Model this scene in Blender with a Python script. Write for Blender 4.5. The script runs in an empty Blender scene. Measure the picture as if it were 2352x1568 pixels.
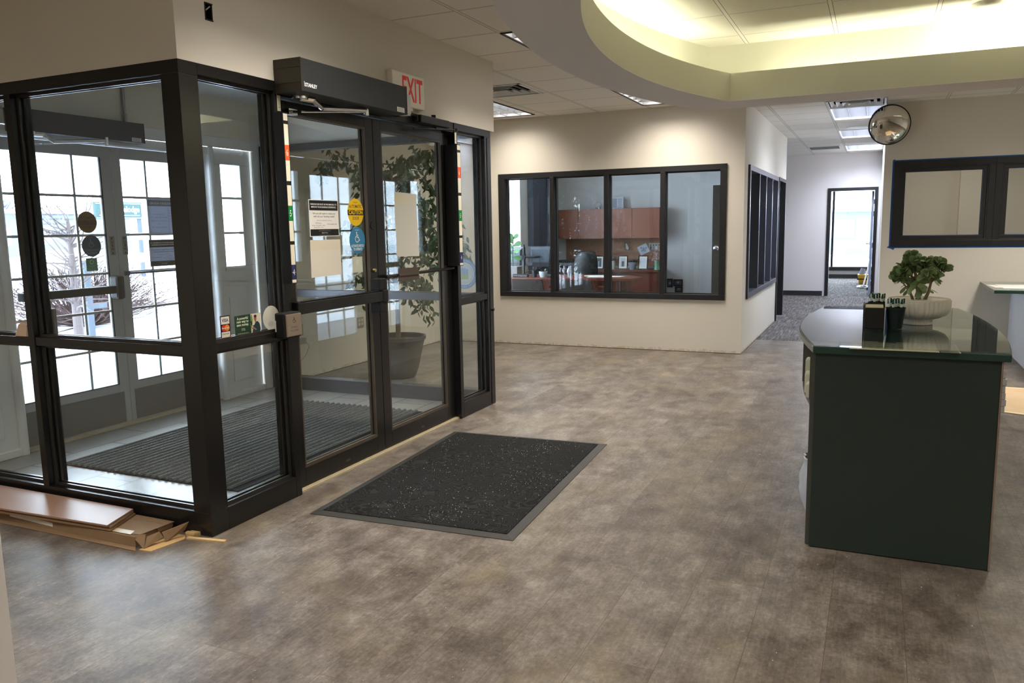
import bpy, bmesh, math, random
from mathutils import Vector, Matrix
random.seed(7)
S = bpy.context.scene
COL = S.collection

# ------------------------------------------------------------------ camera
def setup_camera():
    yaw, pit, rol = .42811381, .14167983, .01813315
    f = Vector((-math.sin(yaw)*math.cos(pit), math.cos(yaw)*math.cos(pit), -math.sin(pit)))
    r = Vector((math.cos(yaw), math.sin(yaw), 0))
    d = f.cross(r)
    r2 = r*math.cos(rol)+d*math.sin(rol)
    d2 = -r*math.sin(rol)+d*math.cos(rol)
    cd = bpy.data.cameras.new('camera'); co = bpy.data.objects.new('camera', cd); COL.objects.link(co)
    m = Matrix((r2, -d2, -f)).transposed().to_4x4()
    m.translation = Vector((0, 0, 1.47))
    co.matrix_world = m
    cd.sensor_width = 36; cd.sensor_fit = 'HORIZONTAL'
    cd.lens = 1829.12/2352*36
    cd.clip_start = .02; cd.clip_end = 400
    S.camera = co
setup_camera()
# ------------------------------------------------------------------ world, exposure
w = bpy.data.worlds.new('overcast'); S.world = w; w.use_nodes = True
bg = w.node_tree.nodes['Background']
bg.inputs['Color'].default_value = (.72, .82, 1, 1)
bg.inputs['Strength'].default_value = 15.0
S.view_settings.view_transform = 'Standard'
S.view_settings.look = 'None'
S.view_settings.exposure = 0.22
S.view_settings.gamma = 1
S.view_settings.use_curve_mapping = False

def area(name, loc, sx, sy, power, color, rot=(0, 0, 0), spread=180):
    l = bpy.data.lights.new(name, 'AREA'); l.shape = 'RECTANGLE'; l.size = sx; l.size_y = sy
    l.energy = power; l.color = color; l.spread = math.radians(spread)
    o = bpy.data.objects.new(name, l); COL.objects.link(o); o.location = loc; o.rotation_euler = rot
    return o
WARM = (1, .92, .83); COOL = (.76, .83, 1.0); COVE = (1, .985, .80)
# lamp positions of the recessed troffers (x, y, sx, sy, power, colour, spread)
TROFFERS = [
    (-2.115, 5.80, .56, 1.16, 22, WARM, 108),
    (-2.115, 3.35, .56, 1.16, 20, WARM, 118),
    (-2.135, 8.375, .56, 1.16, 24, WARM, 130),
    (-4.03, 8.40, .50, 1.16, 18, WARM, 130),
    (-.27, 11.0, .56, 1.10, 29, COOL, 150),
    (-.27, 13.52, .56, 1.10, 29, COOL, 150),
    (-.27, 16.08, .56, 1.10, 46, COOL, 150),
    (-3.6, .4, .56, 1.16, 30, WARM, 140),
    (-.6, -1.2, .56, 1.16, 26, WARM, 150),
    (1.9, -1.2, .56, 1.16, 26, WARM, 150),
    (-1.2, 1.2, .56, 1.16, 11, WARM, 150),
    (1.5, 1.2, .56, 1.16, 22, WARM, 150),
    (1.7, 8.3, .56, 1.16, 38, WARM, 150),
    (3.9, 8.3, .56, 1.16, 34, WARM, 150),
    (.7, 11.9, .56, 1.16, 7, WARM, 150),
    (2.2, 11.9, .56, 1.16, 7, WARM, 150),
]
for i, (x, y, sx, sy, p, c, sp) in enumerate(TROFFERS):
    area('troffer_lamp', (x, y, 2.855), sx-.06, sy-.06, p*1.55, c, spread=sp)
def arcpt(cx, cy, R, t):
    return (cx-R*math.cos(t), cy+R*math.sin(t))
for t in (-.3, -.18, -.06, .06, .18, .3):
    x, y = arcpt(2.95, 4.46, 4.45, t)
    area('cove_lamp', (x, y, 2.40), .06, .52, 2.6, COVE, rot=(math.pi, 0, t))
for i in range(5):
    area('cove_lamp', (-.3+i*1.15, 6.2, 2.40), .95, .06, 3.5+8*min(i, 2), COVE, rot=(math.pi, 0, 0))
    area('cove_lamp', (-.3+i*1.15, 2.70, 2.40), .95, .06, 3, COVE, rot=(math.pi, 0, 0))

# ------------------------------------------------------------------ helpers
def srgb(r, g, b):
    def c(v):
        v /= 255
        return v/12.92 if v <= .04045 else ((v+.055)/1.055)**2.4
    return (c(r), c(g), c(b), 1)
MATS = {}
def mat(name, col, rough=.6, metal=0, spec=.5, emit=None, es=1, trans=0, ior=1.45, coat=0):
    if name in MATS: return MATS[name]
    m = bpy.data.materials.new(name); m.use_nodes = True
    b = m.node_tree.nodes['Principled BSDF']
    b.inputs['Base Color'].default_value = col
    b.inputs['Roughness'].default_value = rough
    b.inputs['Metallic'].default_value = metal
    b.inputs['Specular IOR Level'].default_value = spec
    b.inputs['Transmission Weight'].default_value = trans
    b.inputs['IOR'].default_value = ior
    b.inputs['Coat Weight'].default_value = coat
    if emit:
        b.inputs['Emission Color'].default_value = emit
        b.inputs['Emission Strength'].default_value = es
    MATS[name] = m
    return m
class NT:
    def __init__(s, m):
        s.m = m; s.t = m.node_tree; s.b = s.t.nodes['Principled BSDF']
    def n(s, typ, **k):
        nd = s.t.nodes.new(typ)
        for a, v in k.items():
            if a.startswith('i_'):
                key = a[2:]
                key = int(key) if key.isdigit() else key.replace('_', ' ')
                nd.inputs[key].default_value = v
            else: setattr(nd, a, v)
        return nd
    def l(s, a, b): s.t.links.new(a, b)
    def math(s, op, a, b=None, c=None):
        nd = s.n('ShaderNodeMath', operation=op)
        for i, v in enumerate((a, b, c)):
            if v is None: continue
            if isinstance(v, (int, float)): nd.inputs[i].default_value = v
            else: s.l(v, nd.inputs[i])
        return nd.outputs[0]
    def mix(s, f, a, b, blend='MIX'):
        nd = s.n('ShaderNodeMix', data_type='RGBA', blend_type=blend)
        for i, v in ((0, f), (6, a), (7, b)):
            if isinstance(v, (int, float, tuple)): nd.inputs[i].default_value = v
            else: s.l(v, nd.inputs[i])
        return nd.outputs[2]
    def pos(s):
        g = s.n('ShaderNodeNewGeometry'); x = s.n('ShaderNodeSeparateXYZ'); s.l(g.outputs['Position'], x.inputs[0])
        return g.outputs['Position'], x.outputs[0], x.outputs[1], x.outputs[2]
    def noise(s, vec, scale, detail=2, rough=.5):
        nd = s.n('ShaderNodeTexNoise', i_Scale=scale, i_Detail=detail, i_Roughness=rough)
        s.l(vec, nd.inputs['Vector']); return nd.outputs['Fac']
    def mapv(s, vec, scale=(1, 1, 1), rot=(0, 0, 0), loc=(0, 0, 0)):
        nd = s.n('ShaderNodeMapping'); nd.inputs['Scale'].default_value = scale
        nd.inputs['Rotation'].default_value = rot; nd.inputs['Location'].default_value = loc
        s.l(vec, nd.inputs['Vector']); return nd.outputs[0]
    def ramp(s, f, stops):
        nd = s.n('ShaderNodeValToRGB'); cr = nd.color_ramp
        while len(cr.elements) < len(stops): cr.elements.new(.5)
        for e, (p, c) in zip(cr.elements, stops): e.position = p; e.color = c
        s.l(f, nd.inputs[0]); return nd.outputs[0]
    def bump(s, h, strength=.3, dist=.01):
        nd = s.n('ShaderNodeBump'); nd.inputs['Strength'].default_value = strength; nd.inputs['Distance'].default_value = dist
        s.l(h, nd.inputs['Height']); s.l(nd.outputs[0], s.b.inputs['Normal'])

WORG = {}
def worg(p): return WORG[p.name] if p is not None else Vector((0, 0, 0))
def tag(o, label=None, cat=None, group=None, kind=None):
    if label: o['label'] = label
    if cat: o['category'] = cat
    if group: o['group'] = group
    if kind: o['kind'] = kind
    return o
def thing(name, loc, label, cat, group=None, kind=None):
    o = bpy.data.objects.new(name, None); COL.objects.link(o)
    o.empty_display_size = .1; o.location = loc; WORG[o.name] = Vector(loc)
    return tag(o, label, cat, group, kind)
class MB:
    def __init__(s): s.v = []; s.f = []; s.mi = []; s.T = None; s.k = 0
    def _a(s, vs, fs, mi=None):
        b = len(s.v)
        if s.T is not None: vs = [s.T @ Vector(v) for v in vs]
        s.v += [tuple(v) for v in vs]
        s.f += [tuple(i+b for i in f) for f in fs]
        s.mi += [s.k if mi is None else mi]*len(fs); return s
    def box(s, x0, x1, y0, y1, z0, z1, mi=None):
        x0, x1 = sorted((x0, x1)); y0, y1 = sorted((y0, y1)); z0, z1 = sorted((z0, z1))
        vs = [(x, y, z) for z in (z0, z1) for y in (y0, y1) for x in (x0, x1)]
        return s._a(vs, [(0, 2, 3, 1), (4, 5, 7, 6), (0, 1, 5, 4), (2, 6, 7, 3), (0, 4, 6, 2), (1, 3, 7, 5)], mi)
    def cyl(s, a, b, r0, r1=None, n=12, mi=None, caps=True):
        r1 = r0 if r1 is None else r1
        a = Vector(a); b = Vector(b); d = (b-a)
        if d.length < 1e-9: return s
        q = d.to_track_quat('Z', 'Y'); u = q @ Vector((1, 0, 0)); w_ = q @ Vector((0, 1, 0))
        vs = []
        for p, r in ((a, r0), (b, r1)):
            for i in range(n):
                t = 2*math.pi*i/n; vs.append(p+(u*math.cos(t)+w_*math.sin(t))*r)
        fs = [(i, (i+1) % n, n+(i+1) % n, n+i) for i in range(n)]
        if caps: fs += [tuple(range(n))[::-1], tuple(range(n, 2*n))]
        return s._a(vs, fs, mi)
    def tube(s, pts, r, n=8, mi=None):
        pts = [Vector(p) for p in pts]; rs = r if isinstance(r, (list, tuple)) else [r]*len(pts)
        vs = []; up = None
        for i, p in enumerate(pts):
            d = (pts[min(i+1, len(pts)-1)]-pts[max(i-1, 0)]).normalized()
            if up is None:
                up = d.orthogonal().normalized()
            up = (up-d*up.dot(d))
            up = up.normalized() if up.length > 1e-6 else d.orthogonal().normalized()
            w_ = d.cross(up)
            for k in range(n):
                t = 2*math.pi*k/n; vs.append(p+(up*math.cos(t)+w_*math.sin(t))*rs[i])
        fs = []
        for i in range(len(pts)-1):
            for k in range(n):
                fs.append((i*n+k, i*n+(k+1) % n, (i+1)*n+(k+1) % n, (i+1)*n+k))
        fs += [tuple(range(n))[::-1], tuple(range((len(pts)-1)*n, len(pts)*n))]
        return s._a(vs, fs, mi)
    def lathe(s, c, prof, n=32, wave=None, mi=None):
        vs = []
        for r, z in prof:
            for i in range(n):
                t = 2*math.pi*i/n; rr = r*(1+(wave(t, r, z) if wave else 0))
                vs.append((c[0]+rr*math.cos(t), c[1]+rr*math.sin(t), c[2]+z))
        fs = []
        for j in range(len(prof)-1):
            for i in range(n):
                fs.append((j*n+i, j*n+(i+1) % n, (j+1)*n+(i+1) % n, (j+1)*n+i))
        fs += [tuple(range(n))[::-1], tuple(range((len(prof)-1)*n, len(prof)*n))]
        return s._a(vs, fs, mi)
    def prism(s, pts, z0, z1, mi=None):
        n = len(pts)
        vs = [(p[0], p[1], z0) for p in pts]+[(p[0], p[1], z1) for p in pts]
        fs = [tuple(range(n))[::-1], tuple(range(n, 2*n))]+[(i, (i+1) % n, n+(i+1) % n, n+i) for i in range(n)]
        return s._a(vs, fs, mi)
    def plate(s, o, r, u, pts, t=.0006, mi=None):      # flat outline pts in the plane (o; r, u), thickness t along r x u
        o = Vector(o); r = Vector(r).normalized(); u = Vector(u).normalized(); n_ = r.cross(u)
        m = len(pts)
        vs = [o+r*a+u*b for a, b in pts]+[o+r*a+u*b+n_*t for a, b in pts]
        fs = [tuple(range(m))[::-1], tuple(range(m, 2*m))]+[(i, (i+1) % m, m+(i+1) % m, m+i) for i in range(m)]
        return s._a(vs, fs, mi)
    def rect(s, o, r, u, a0, a1, b0, b1, t=.0006, mi=None):
        return s.plate(o, r, u, [(a0, b0), (a1, b0), (a1, b1), (a0, b1)], t, mi)
    def disc(s, o, r, u, ca, cb, ra, rb=None, t=.0006, n=40, mi=None):
        rb = ra if rb is None else rb
        return s.plate(o, r, u, [(ca+ra*math.cos(2*math.pi*i/n), cb+rb*math.sin(2*math.pi*i/n)) for i in range(n)], t, mi)
    def text(s, txt, o, r, u, ca, cb, h, width=None, mi=None, bold=0, flip=False, rot=0):
        cu = bpy.data.curves.new('t', 'FONT'); cu.body = txt; cu.size = 1; cu.align_x = 'CENTER'; cu.align_y = 'CENTER'
        cu.resolution_u = 2; cu.offset = bold
        ob = bpy.data.objects.new('t', cu)
        me = bpy.data.meshes.new_from_object(ob)
        vs = [v.co.copy() for v in me.vertices]; fs = [tuple(p.vertices) for p in me.polygons]
        bpy.data.objects.remove(ob); bpy.data.curves.remove(cu); bpy.data.meshes.remove(me)
        if not vs: return s
        xs = [v.x for v in vs]; ys = [v.y for v in vs]
        cx = (min(xs)+max(xs))/2; cy = (min(ys)+max(ys))/2
        sy = h/.72; sx = (width/(max(xs)-min(xs))) if width else sy
        if all(c.islower() for c in txt if c.isalpha()): pass
        o = Vector(o); r = Vector(r).normalized(); u = Vector(u).normalized(); n_ = r.cross(u)
        sg = -1 if flip else 1
        cr, sr = math.cos(rot), math.sin(rot)
        out = []
        for v in vs:
            a = (v.x-cx)*sx*sg; b_ = (v.y-cy)*sy
            a, b_ = a*cr-b_*sr, a*sr+b_*cr
            out.append(o+r*(ca+a)+u*(cb+b_))
        return s._a(out, fs, mi)
    def build(s, name, mats, parent=None, smooth=False, bevel=0, seg=2, loc=None, label=None, cat=None, group=None, kind=None):
        if not isinstance(mats, (list, tuple)): mats = [mats]
        me = bpy.data.meshes.new(name)
        if loc is None:
            xs = [v[0] for v in s.v]; ys = [v[1] for v in s.v]; zs = [v[2] for v in s.v]
            loc = Vector(((min(xs)+max(xs))/2, (min(ys)+max(ys))/2, min(zs)))
        loc = Vector(loc)
        me.from_pydata([tuple(Vector(v)-loc) for v in s.v], [], s.f)
        for m in mats: me.materials.append(m)
        me.polygons.foreach_set('material_index', s.mi)
        if smooth: me.polygons.foreach_set('use_smooth', [True]*len(me.polygons))
        me.update()
        bm = bmesh.new(); bm.from_mesh(me); bmesh.ops.recalc_face_normals(bm, faces=bm.faces); bm.to_mesh(me); bm.free()
        if smooth:
            try: me.set_sharp_from_angle(angle=math.radians(40))
            except Exception: pass
        o = bpy.data.objects.new(name, me); COL.objects.link(o)
        if parent: o.parent = parent
        o.location = loc-worg(parent)
        WORG[o.name] = loc
        if bevel:
            b = o.modifiers.new('bevel', 'BEVEL'); b.width = bevel; b.segments = seg; b.limit_method = 'ANGLE'; b.angle_limit = math.radians(40)
        return tag(o, label, cat, group, kind)
def copy_tree(o, loc, label=None, parent=None, rotz=None):
    c = o.copy(); COL.objects.link(c)
    if parent: c.parent = parent
    if loc is not None: c.location = loc
    if rotz is not None: c.rotation_euler.z = rotz
    if label: c['label'] = label
    WORG[c.name] = c.location.copy()
    for ch in list(o.children): copy_tree(ch, None, None, c)
    return c
X, Y, Z = (1, 0, 0), (0, 1, 0), (0, 0, 1)

def wall_y(mb, y0, y1, x0, x1, z0, z1, holes=()):      # wall spanning x, holes (x0,x1,z0,z1)
    xs = sorted({x0, x1, *[h[0] for h in holes], *[h[1] for h in holes]})
    for a, b in zip(xs, xs[1:]):
        hs = sorted([h for h in holes if h[0] <= a and h[1] >= b], key=lambda h: h[2])
        z = z0
        for h in hs:
            if h[2] > z+1e-6: mb.box(a, b, y0, y1, z, h[2])
            z = h[3]
        if z < z1-1e-6: mb.box(a, b, y0, y1, z, z1)
def wall_x(mb, x0, x1, y0, y1, z0, z1, holes=()):
    ys = sorted({y0, y1, *[h[0] for h in holes], *[h[1] for h in holes]})
    for a, b in zip(ys, ys[1:]):
        hs = sorted([h for h in holes if h[0] <= a and h[1] >= b], key=lambda h: h[2])
        z = z0
        for h in hs:
            if h[2] > z+1e-6: mb.box(x0, x1, a, b, z, h[2])
            z = h[3]
        if z < z1-1e-6: mb.box(x0, x1, a, b, z, z1)

# ------------------------------------------------------------------ materials
def m_wall(name, col, stain=True):
    m = mat(name, col, .75, spec=.3); t = NT(m); p, x, y, z = t.pos()
    n = t.noise(p, 90, 2); t.bump(n, .04, .002)
    c = t.mix(t.noise(p, 1.2, 2), tuple(v*.97 for v in col[:3])+(1,), tuple(min(1, v*1.03) for v in col[:3])+(1,))
    if stain:
        edge = t.math('MULTIPLY_ADD', t.noise(p, 7, 4, .7), .09, -.015)
        f = t.math('LESS_THAN', z, edge)
        f2 = t.math('MULTIPLY', f, t.math('GREATER_THAN', t.noise(p, 22, 3), .47))
        c = t.mix(t.math('MULTIPLY', f2, .38), c, srgb(178, 152, 116))
        gap = t.math('LESS_THAN', z, .006)
        c = t.mix(gap, c, srgb(50, 38, 28))
    t.l(c, t.b.inputs['Base Color']); return m
PAINT = m_wall('beige_wall_paint', srgb(223, 216, 201))
PAINT2 = m_wall('plain_wall_paint', srgb(224, 219, 214), False)
COVEP = mat('cream_cove_paint', srgb(212, 210, 192), .7, spec=.3)
OFFP = m_wall('office_wall_paint', srgb(214, 214, 216), False)
def m_floor():
    m = mat('vinyl_plank', (.3, .25, .2, 1), .42, spec=.42); t = NT(m); p, x, y, z = t.pos()
    cv = t.n('ShaderNodeCombineXYZ'); t.l(y, cv.inputs[0]); t.l(t.math('ADD', x, .104), cv.inputs[1])
    br = t.n('ShaderNodeTexBrick', offset=.37, offset_frequency=2)
    br.inputs['Scale'].default_value = 1; br.inputs['Mortar Size'].default_value = .0009; br.inputs['Mortar Smooth'].default_value = .1
    br.inputs['Brick Width'].default_value = 1.22; br.inputs['Row Height'].default_value = .256
    br.inputs['Color1'].default_value = (0, 0, 0, 1); br.inputs['Color2'].default_value = (1, 1, 1, 1); br.inputs['Mortar'].default_value = (.5, .5, .5, 1)
    t.l(cv.outputs[0], br.inputs['Vector'])
    sp = t.n('ShaderNodeSeparateColor'); t.l(br.outputs['Color'], sp.inputs[0]); rnd = sp.outputs[0]
    off = t.n('ShaderNodeCombineXYZ'); t.l(t.math('MULTIPLY', rnd, 7.3), off.inputs[0]); t.l(t.math('MULTIPLY', rnd, 3.1), off.inputs[1])
    va = t.n('ShaderNodeVectorMath', operation='ADD'); t.l(p, va.inputs[0]); t.l(off.outputs[0], va.inputs[1]); q = va.outputs[0]
    big = t.noise(t.mapv(p, (1.1, .8, 1)), 1.5, 3, .55)
    cloud = t.noise(t.mapv(p, (1, .7, 1), loc=(5, 2, 0)), 7.5, 10, .72)
    plank = t.noise(t.mapv(q, (1, .6, 1)), 5, 6, .7)
    grain = t.noise(t.mapv(q, (60, 4, 1)), 1.6, 5, .75)
    fine = t.noise(t.mapv(q, (1, .75, 1)), 60, 5, .75)
    f = t.math('ADD', t.math('MULTIPLY', big, .16), t.math('MULTIPLY', cloud, .42))
    f = t.math('ADD', f, t.math('MULTIPLY', plank, .22))
    f = t.math('ADD', f, t.math('MULTIPLY', grain, .17))
    f = t.math('ADD', f, t.math('MULTIPLY', fine, .22))
    f = t.math('ADD', f, t.math('MULTIPLY', t.math('SUBTRACT', rnd, .5), .035))
    c = t.ramp(f, [(.48, srgb(72, 63, 57)), (.56, srgb(98, 89, 81)), (.635, srgb(124, 116, 107)), (.72, srgb(154, 147, 137))])
    ycol = t.noise(t.mapv(p, (1, .7, 1), loc=(3, 9, 0)), 2.2, 5, .65)
    ym = t.n('ShaderNodeMapRange'); ym.inputs[1].default_value = .5; ym.inputs[2].default_value = .68; t.l(ycol, ym.inputs[0])
    c = t.mix(t.math('MULTIPLY', ym.outputs[0], .28), c, srgb(150, 136, 98))
    er = t.noise(t.mapv(p, (1, .8, 1)), 48, 6, .8); em = t.noise(p, 2.7, 4, .6)
    dm = t.n('ShaderNodeMapRange'); dm.inputs[1].default_value = .48; dm.inputs[2].default_value = .66; t.l(em, dm.inputs[0])
    dark = t.math('MULTIPLY', t.math('GREATER_THAN', er, .55), dm.outputs[0])
    c = t.mix(t.math('MULTIPLY', dark, .42), c, srgb(66, 54, 46))
    lt = t.math('MULTIPLY', t.math('LESS_THAN', er, .40), t.math('SUBTRACT', 1, dm.outputs[0]))
    c = t.mix(t.math('MULTIPLY', lt, .22), c, srgb(176, 166, 150))
    c = t.mix(br.outputs['Fac'], c, srgb(84, 72, 62))
    t.l(c, t.b.inputs['Base Color'])
    t.l(t.math('MULTIPLY_ADD', cloud, .22, .30), t.b.inputs['Roughness'])
    t.bump(t.math('SUBTRACT', t.math('MULTIPLY', fine, .3), br.outputs['Fac']), .25, .002)
    return m
VINYL = m_floor()
def m_carpet():
    m = mat('carpet', (.1, .1, .1, 1), .95, spec=.1); t = NT(m); p, x, y, z = t.pos()
    ch = t.n('ShaderNodeTexChecker', i_Scale=1/.61); t.l(p, ch.inputs['Vector'])
    a = t.noise(t.mapv(p, (42, 2.5, 1)), 1, 3, .6); b = t.noise(t.mapv(p, (42, 2.5, 1), loc=(9, 4, 0)), 1, 3, .6)
    f = t.mix(ch.outputs['Fac'], a, b)
    c = t.ramp(f, [(.36, srgb(80, 76, 73)), (.5, srgb(104, 100, 97)), (.66, srgb(134, 130, 127))])
    c = t.mix(t.math('MULTIPLY', ch.outputs['Fac'], .18), c, srgb(80, 74, 70))
    t.l(c, t.b.inputs['Base Color']); t.bump(f, .4, .004); return m
CARPET = m_carpet()
def m_tile():
    m = mat('entry_stone_tile', (.3, .3, .3, 1), .33); t = NT(m); p, x, y, z = t.pos()
    br = t.n('ShaderNodeTexBrick', offset=.5); br.inputs['Scale'].default_value = 1
    for k, v in (('Mortar Size', .006), ('Brick Width', .61), ('Row Height', .305), ('Mortar Smooth', 0)): br.inputs[k].default_value = v
    cv = t.n('ShaderNodeCombineXYZ'); t.l(t.math('ADD', y, .1), cv.inputs[0]); t.l(t.math('ADD', x, .05), cv.inputs[1]); t.l(cv.outputs[0], br.inputs['Vector'])
    br.inputs['Color1'].default_value = srgb(170, 165, 156); br.inputs['Color2'].default_value = srgb(154, 150, 142); br.inputs['Mortar'].default_value = srgb(78, 72, 64)
    c = t.mix(t.math('MULTIPLY', t.noise(p, 4, 5, .7), .5), br.outputs['Color'], srgb(112, 106, 96))
    t.l(c, t.b.inputs['Base Color']); t.bump(t.noise(p, 30, 4), .2, .003); return m
TILE = m_tile()
def m_ceil(name, x0, y0, s=.6145, col=srgb(240, 235, 225)):
    m = mat(name, col, .9, spec=.1); t = NT(m); p, x, y, z = t.pos()
    def g(u, o):
        a = t.math('DIVIDE', t.math('SUBTRACT', u, o), s)
        a = t.math('SUBTRACT', t.math('FRACT', t.math('ADD', a, 100.5)), .5)
        return t.math('MULTIPLY', t.math('ABSOLUTE', a), s)
    dx, dy = g(x, x0), g(y, y0); d = t.math('MINIMUM', dx, t.math('ADD', dy, .006))
    bar = t.math('LESS_THAN', d, .011); edge = t.math('LESS_THAN', d, .0145)
    c = t.mix(t.math('MULTIPLY', t.math('GREATER_THAN', t.noise(p, 240, 2, .8), .60), .16), col, srgb(150, 142, 128))
    c = t.mix(edge, c, srgb(120, 112, 100)); c = t.mix(bar, c, srgb(232, 228, 218))  # edge tone draws the thin shadow lines beside the bars into the colour
    t.l(c, t.b.inputs['Base Color'])
    h = t.math('ADD', t.math('MULTIPLY', t.noise(p, 240, 2, .8), .25), t.math('MULTIPLY', bar, 1)); t.bump(h, .3, .004); return m
CEIL = m_ceil('acoustic_ceiling_tile', -2.42, 4.56)
CEIL2 = m_ceil('cove_ceiling_tile', -.931, 5.42, .615, srgb(226, 222, 208))
def m_frame():
    m = mat('dark_bronze_metal', srgb(34, 33, 33), .27, .2, .6); t = NT(m); p, x, y, z = t.pos()
    c = t.mix(t.math('MULTIPLY', t.noise(p, 9, 4), .5), srgb(30, 29, 29), srgb(38, 37, 36)); t.l(c, t.b.inputs['Base Color']); return m
BRONZE = m_frame()
BLACKF = mat('black_painted_frame', srgb(33, 33, 34), .45)
BLUEGREY = mat('satin_black_frame', srgb(44, 44, 48), .3)
GASKET = mat('black_rubber', srgb(18, 18, 18), .6)
def m_glass():
    m = bpy.data.materials.new('window_glass'); m.use_nodes = True; nt = m.node_tree; nt.nodes.clear()
    N = nt.nodes.new; o = N('ShaderNodeOutputMaterial'); mx = N('ShaderNodeMixShader'); tr = N('ShaderNodeBsdfTransparent'); gl = N('ShaderNodeBsdfGlossy')
    lw = N('ShaderNodeLayerWeight'); lw.inputs[0].default_value = .5
    pw = N('ShaderNodeMath'); pw.operation = 'POWER'; pw.inputs[1].default_value = 5; ma = N('ShaderNodeMath'); ma.operation = 'MULTIPLY_ADD'; ma.inputs[1].default_value = .96; ma.inputs[2].default_value = .04
    tr.inputs[0].default_value = (.955, .975, .965, 1); gl.inputs['Roughness'].default_value = 0; gl.inputs[0].default_value = (.95, .97, 1, 1)
    L = nt.links.new; L(lw.outputs['Facing'], pw.inputs[0]); L(pw.outputs[0], ma.inputs[0]); L(ma.outputs[0], mx.inputs[0])
    L(tr.outputs[0], mx.inputs[1]); L(gl.outputs[0], mx.inputs[2]); L(mx.outputs[0], o.inputs[0])
    return m
GLASS = m_glass()
WHITEP = mat('white_trim_paint', srgb(224, 224, 222), .5)
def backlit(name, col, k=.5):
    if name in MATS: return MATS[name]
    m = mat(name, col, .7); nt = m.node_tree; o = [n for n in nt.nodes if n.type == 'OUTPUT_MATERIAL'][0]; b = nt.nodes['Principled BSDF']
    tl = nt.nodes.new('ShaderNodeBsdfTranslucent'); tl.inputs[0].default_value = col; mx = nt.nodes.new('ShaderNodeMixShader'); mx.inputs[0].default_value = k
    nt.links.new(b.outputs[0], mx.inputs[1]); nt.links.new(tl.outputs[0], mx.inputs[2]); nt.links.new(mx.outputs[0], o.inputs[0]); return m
PAPER = mat('white_paper', srgb(236, 233, 226), .8)
PAPER2 = mat('translucent_paper', srgb(226, 222, 210), .8)
BLACK = mat('black_print', srgb(20, 20, 20), .6)
INK = mat('dark_ink', srgb(45, 45, 45), .7)
GREYINK = mat('grey_ink', srgb(130, 130, 130), .7)
WHITE = mat('white_print', srgb(240, 240, 236), .6)
SILVER = mat('silver_aluminium', srgb(172, 173, 174), .42, .25)
STEEL = mat('brushed_steel', srgb(190, 176, 158), .3, .9)
CHROME = mat('chrome', srgb(220, 220, 222), .12, 1)
ALU = mat('ribbed_threshold_metal', srgb(196, 184, 154), .4, .2)
# ================================================================== SETTING
def slab(mb, x0, x1, y0, y1, z0, z1, holes):
    xs = sorted({x0, x1, *[h[0] for h in holes], *[h[1] for h in holes]}); xs = [v for v in xs if x0 <= v <= x1]
    for a, b in zip(xs, xs[1:]):
        hs = sorted([h for h in holes if h[0] <= a+1e-6 and h[1] >= b-1e-6], key=lambda h: h[2]); y = y0
        for h in hs:
            if h[2] > y+1e-6: mb.box(a, b, y, h[2], z0, z1)
            y = h[3]
        if y < y1-1e-6: mb.box(a, b, y, y1, z0, z1)
b = MB(); b.box(-2.945, 6, -4, 9.28, -.06, 0); b.box(-1.41, 6, 9.28, 10.46, -.06, 0)
b.box(-5.35, -2.945, -4, 2.80, -.06, 0); b.box(-5.35, -2.945, 5.95, 9.28, -.06, 0)
b.build('floor', VINYL, label='grey brown wood and concrete look vinyl plank floor of the lobby', cat='floor', kind='structure')
b = MB(); b.box(-5.35, -2.945, 2.80, 5.95, -.06, 0)
b.build('floor', TILE, label='grey stone tile floor inside the glazed entry vestibule', cat='floor', kind='structure')
b = MB(); b.box(-5.35, -1.41, 9.28, 23, -.06, 0); b.box(-1.41, 6, 10.46, 23, -.06, 0)
b.build('floor', CARPET, label='streaky grey brown carpet of the hallway, offices and far room', cat='carpet', kind='structure')

HL = [(x-sx/2-.025, x+sx/2+.025, y-sy/2-.025, y+sy/2+.025) for x, y, sx, sy, p, c, s_ in TROFFERS]
VENT1 = (-3.70, -3.09, 7.03, 7.64); VENT2 = (-.575, .04, 9.79, 10.40); VENT3 = (-1.19, -.65, 15.45, 16.05)
b = MB()
slab(b, -5.35, 6, -4, 23, 2.80, 2.83, HL+[VENT1, VENT2, VENT3])
b.build('ceiling', CEIL, label='suspended grid ceiling of off white acoustic tiles', cat='ceiling', kind='structure')
b = MB(); b.box(-5.5, 6.2, -4.2, 23.2, 3.05, 3.15)
b.build('ceiling', PAINT2, label='solid deck above the suspended tile ceiling', cat='ceiling', kind='structure')
b = MB(); b.box(-5.2, -3.01, 2.89, 5.93, 2.62, 2.79)
b.build('ceiling', OFFP, label='plain white ceiling of the entry vestibule', cat='ceiling', kind='structure')

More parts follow.
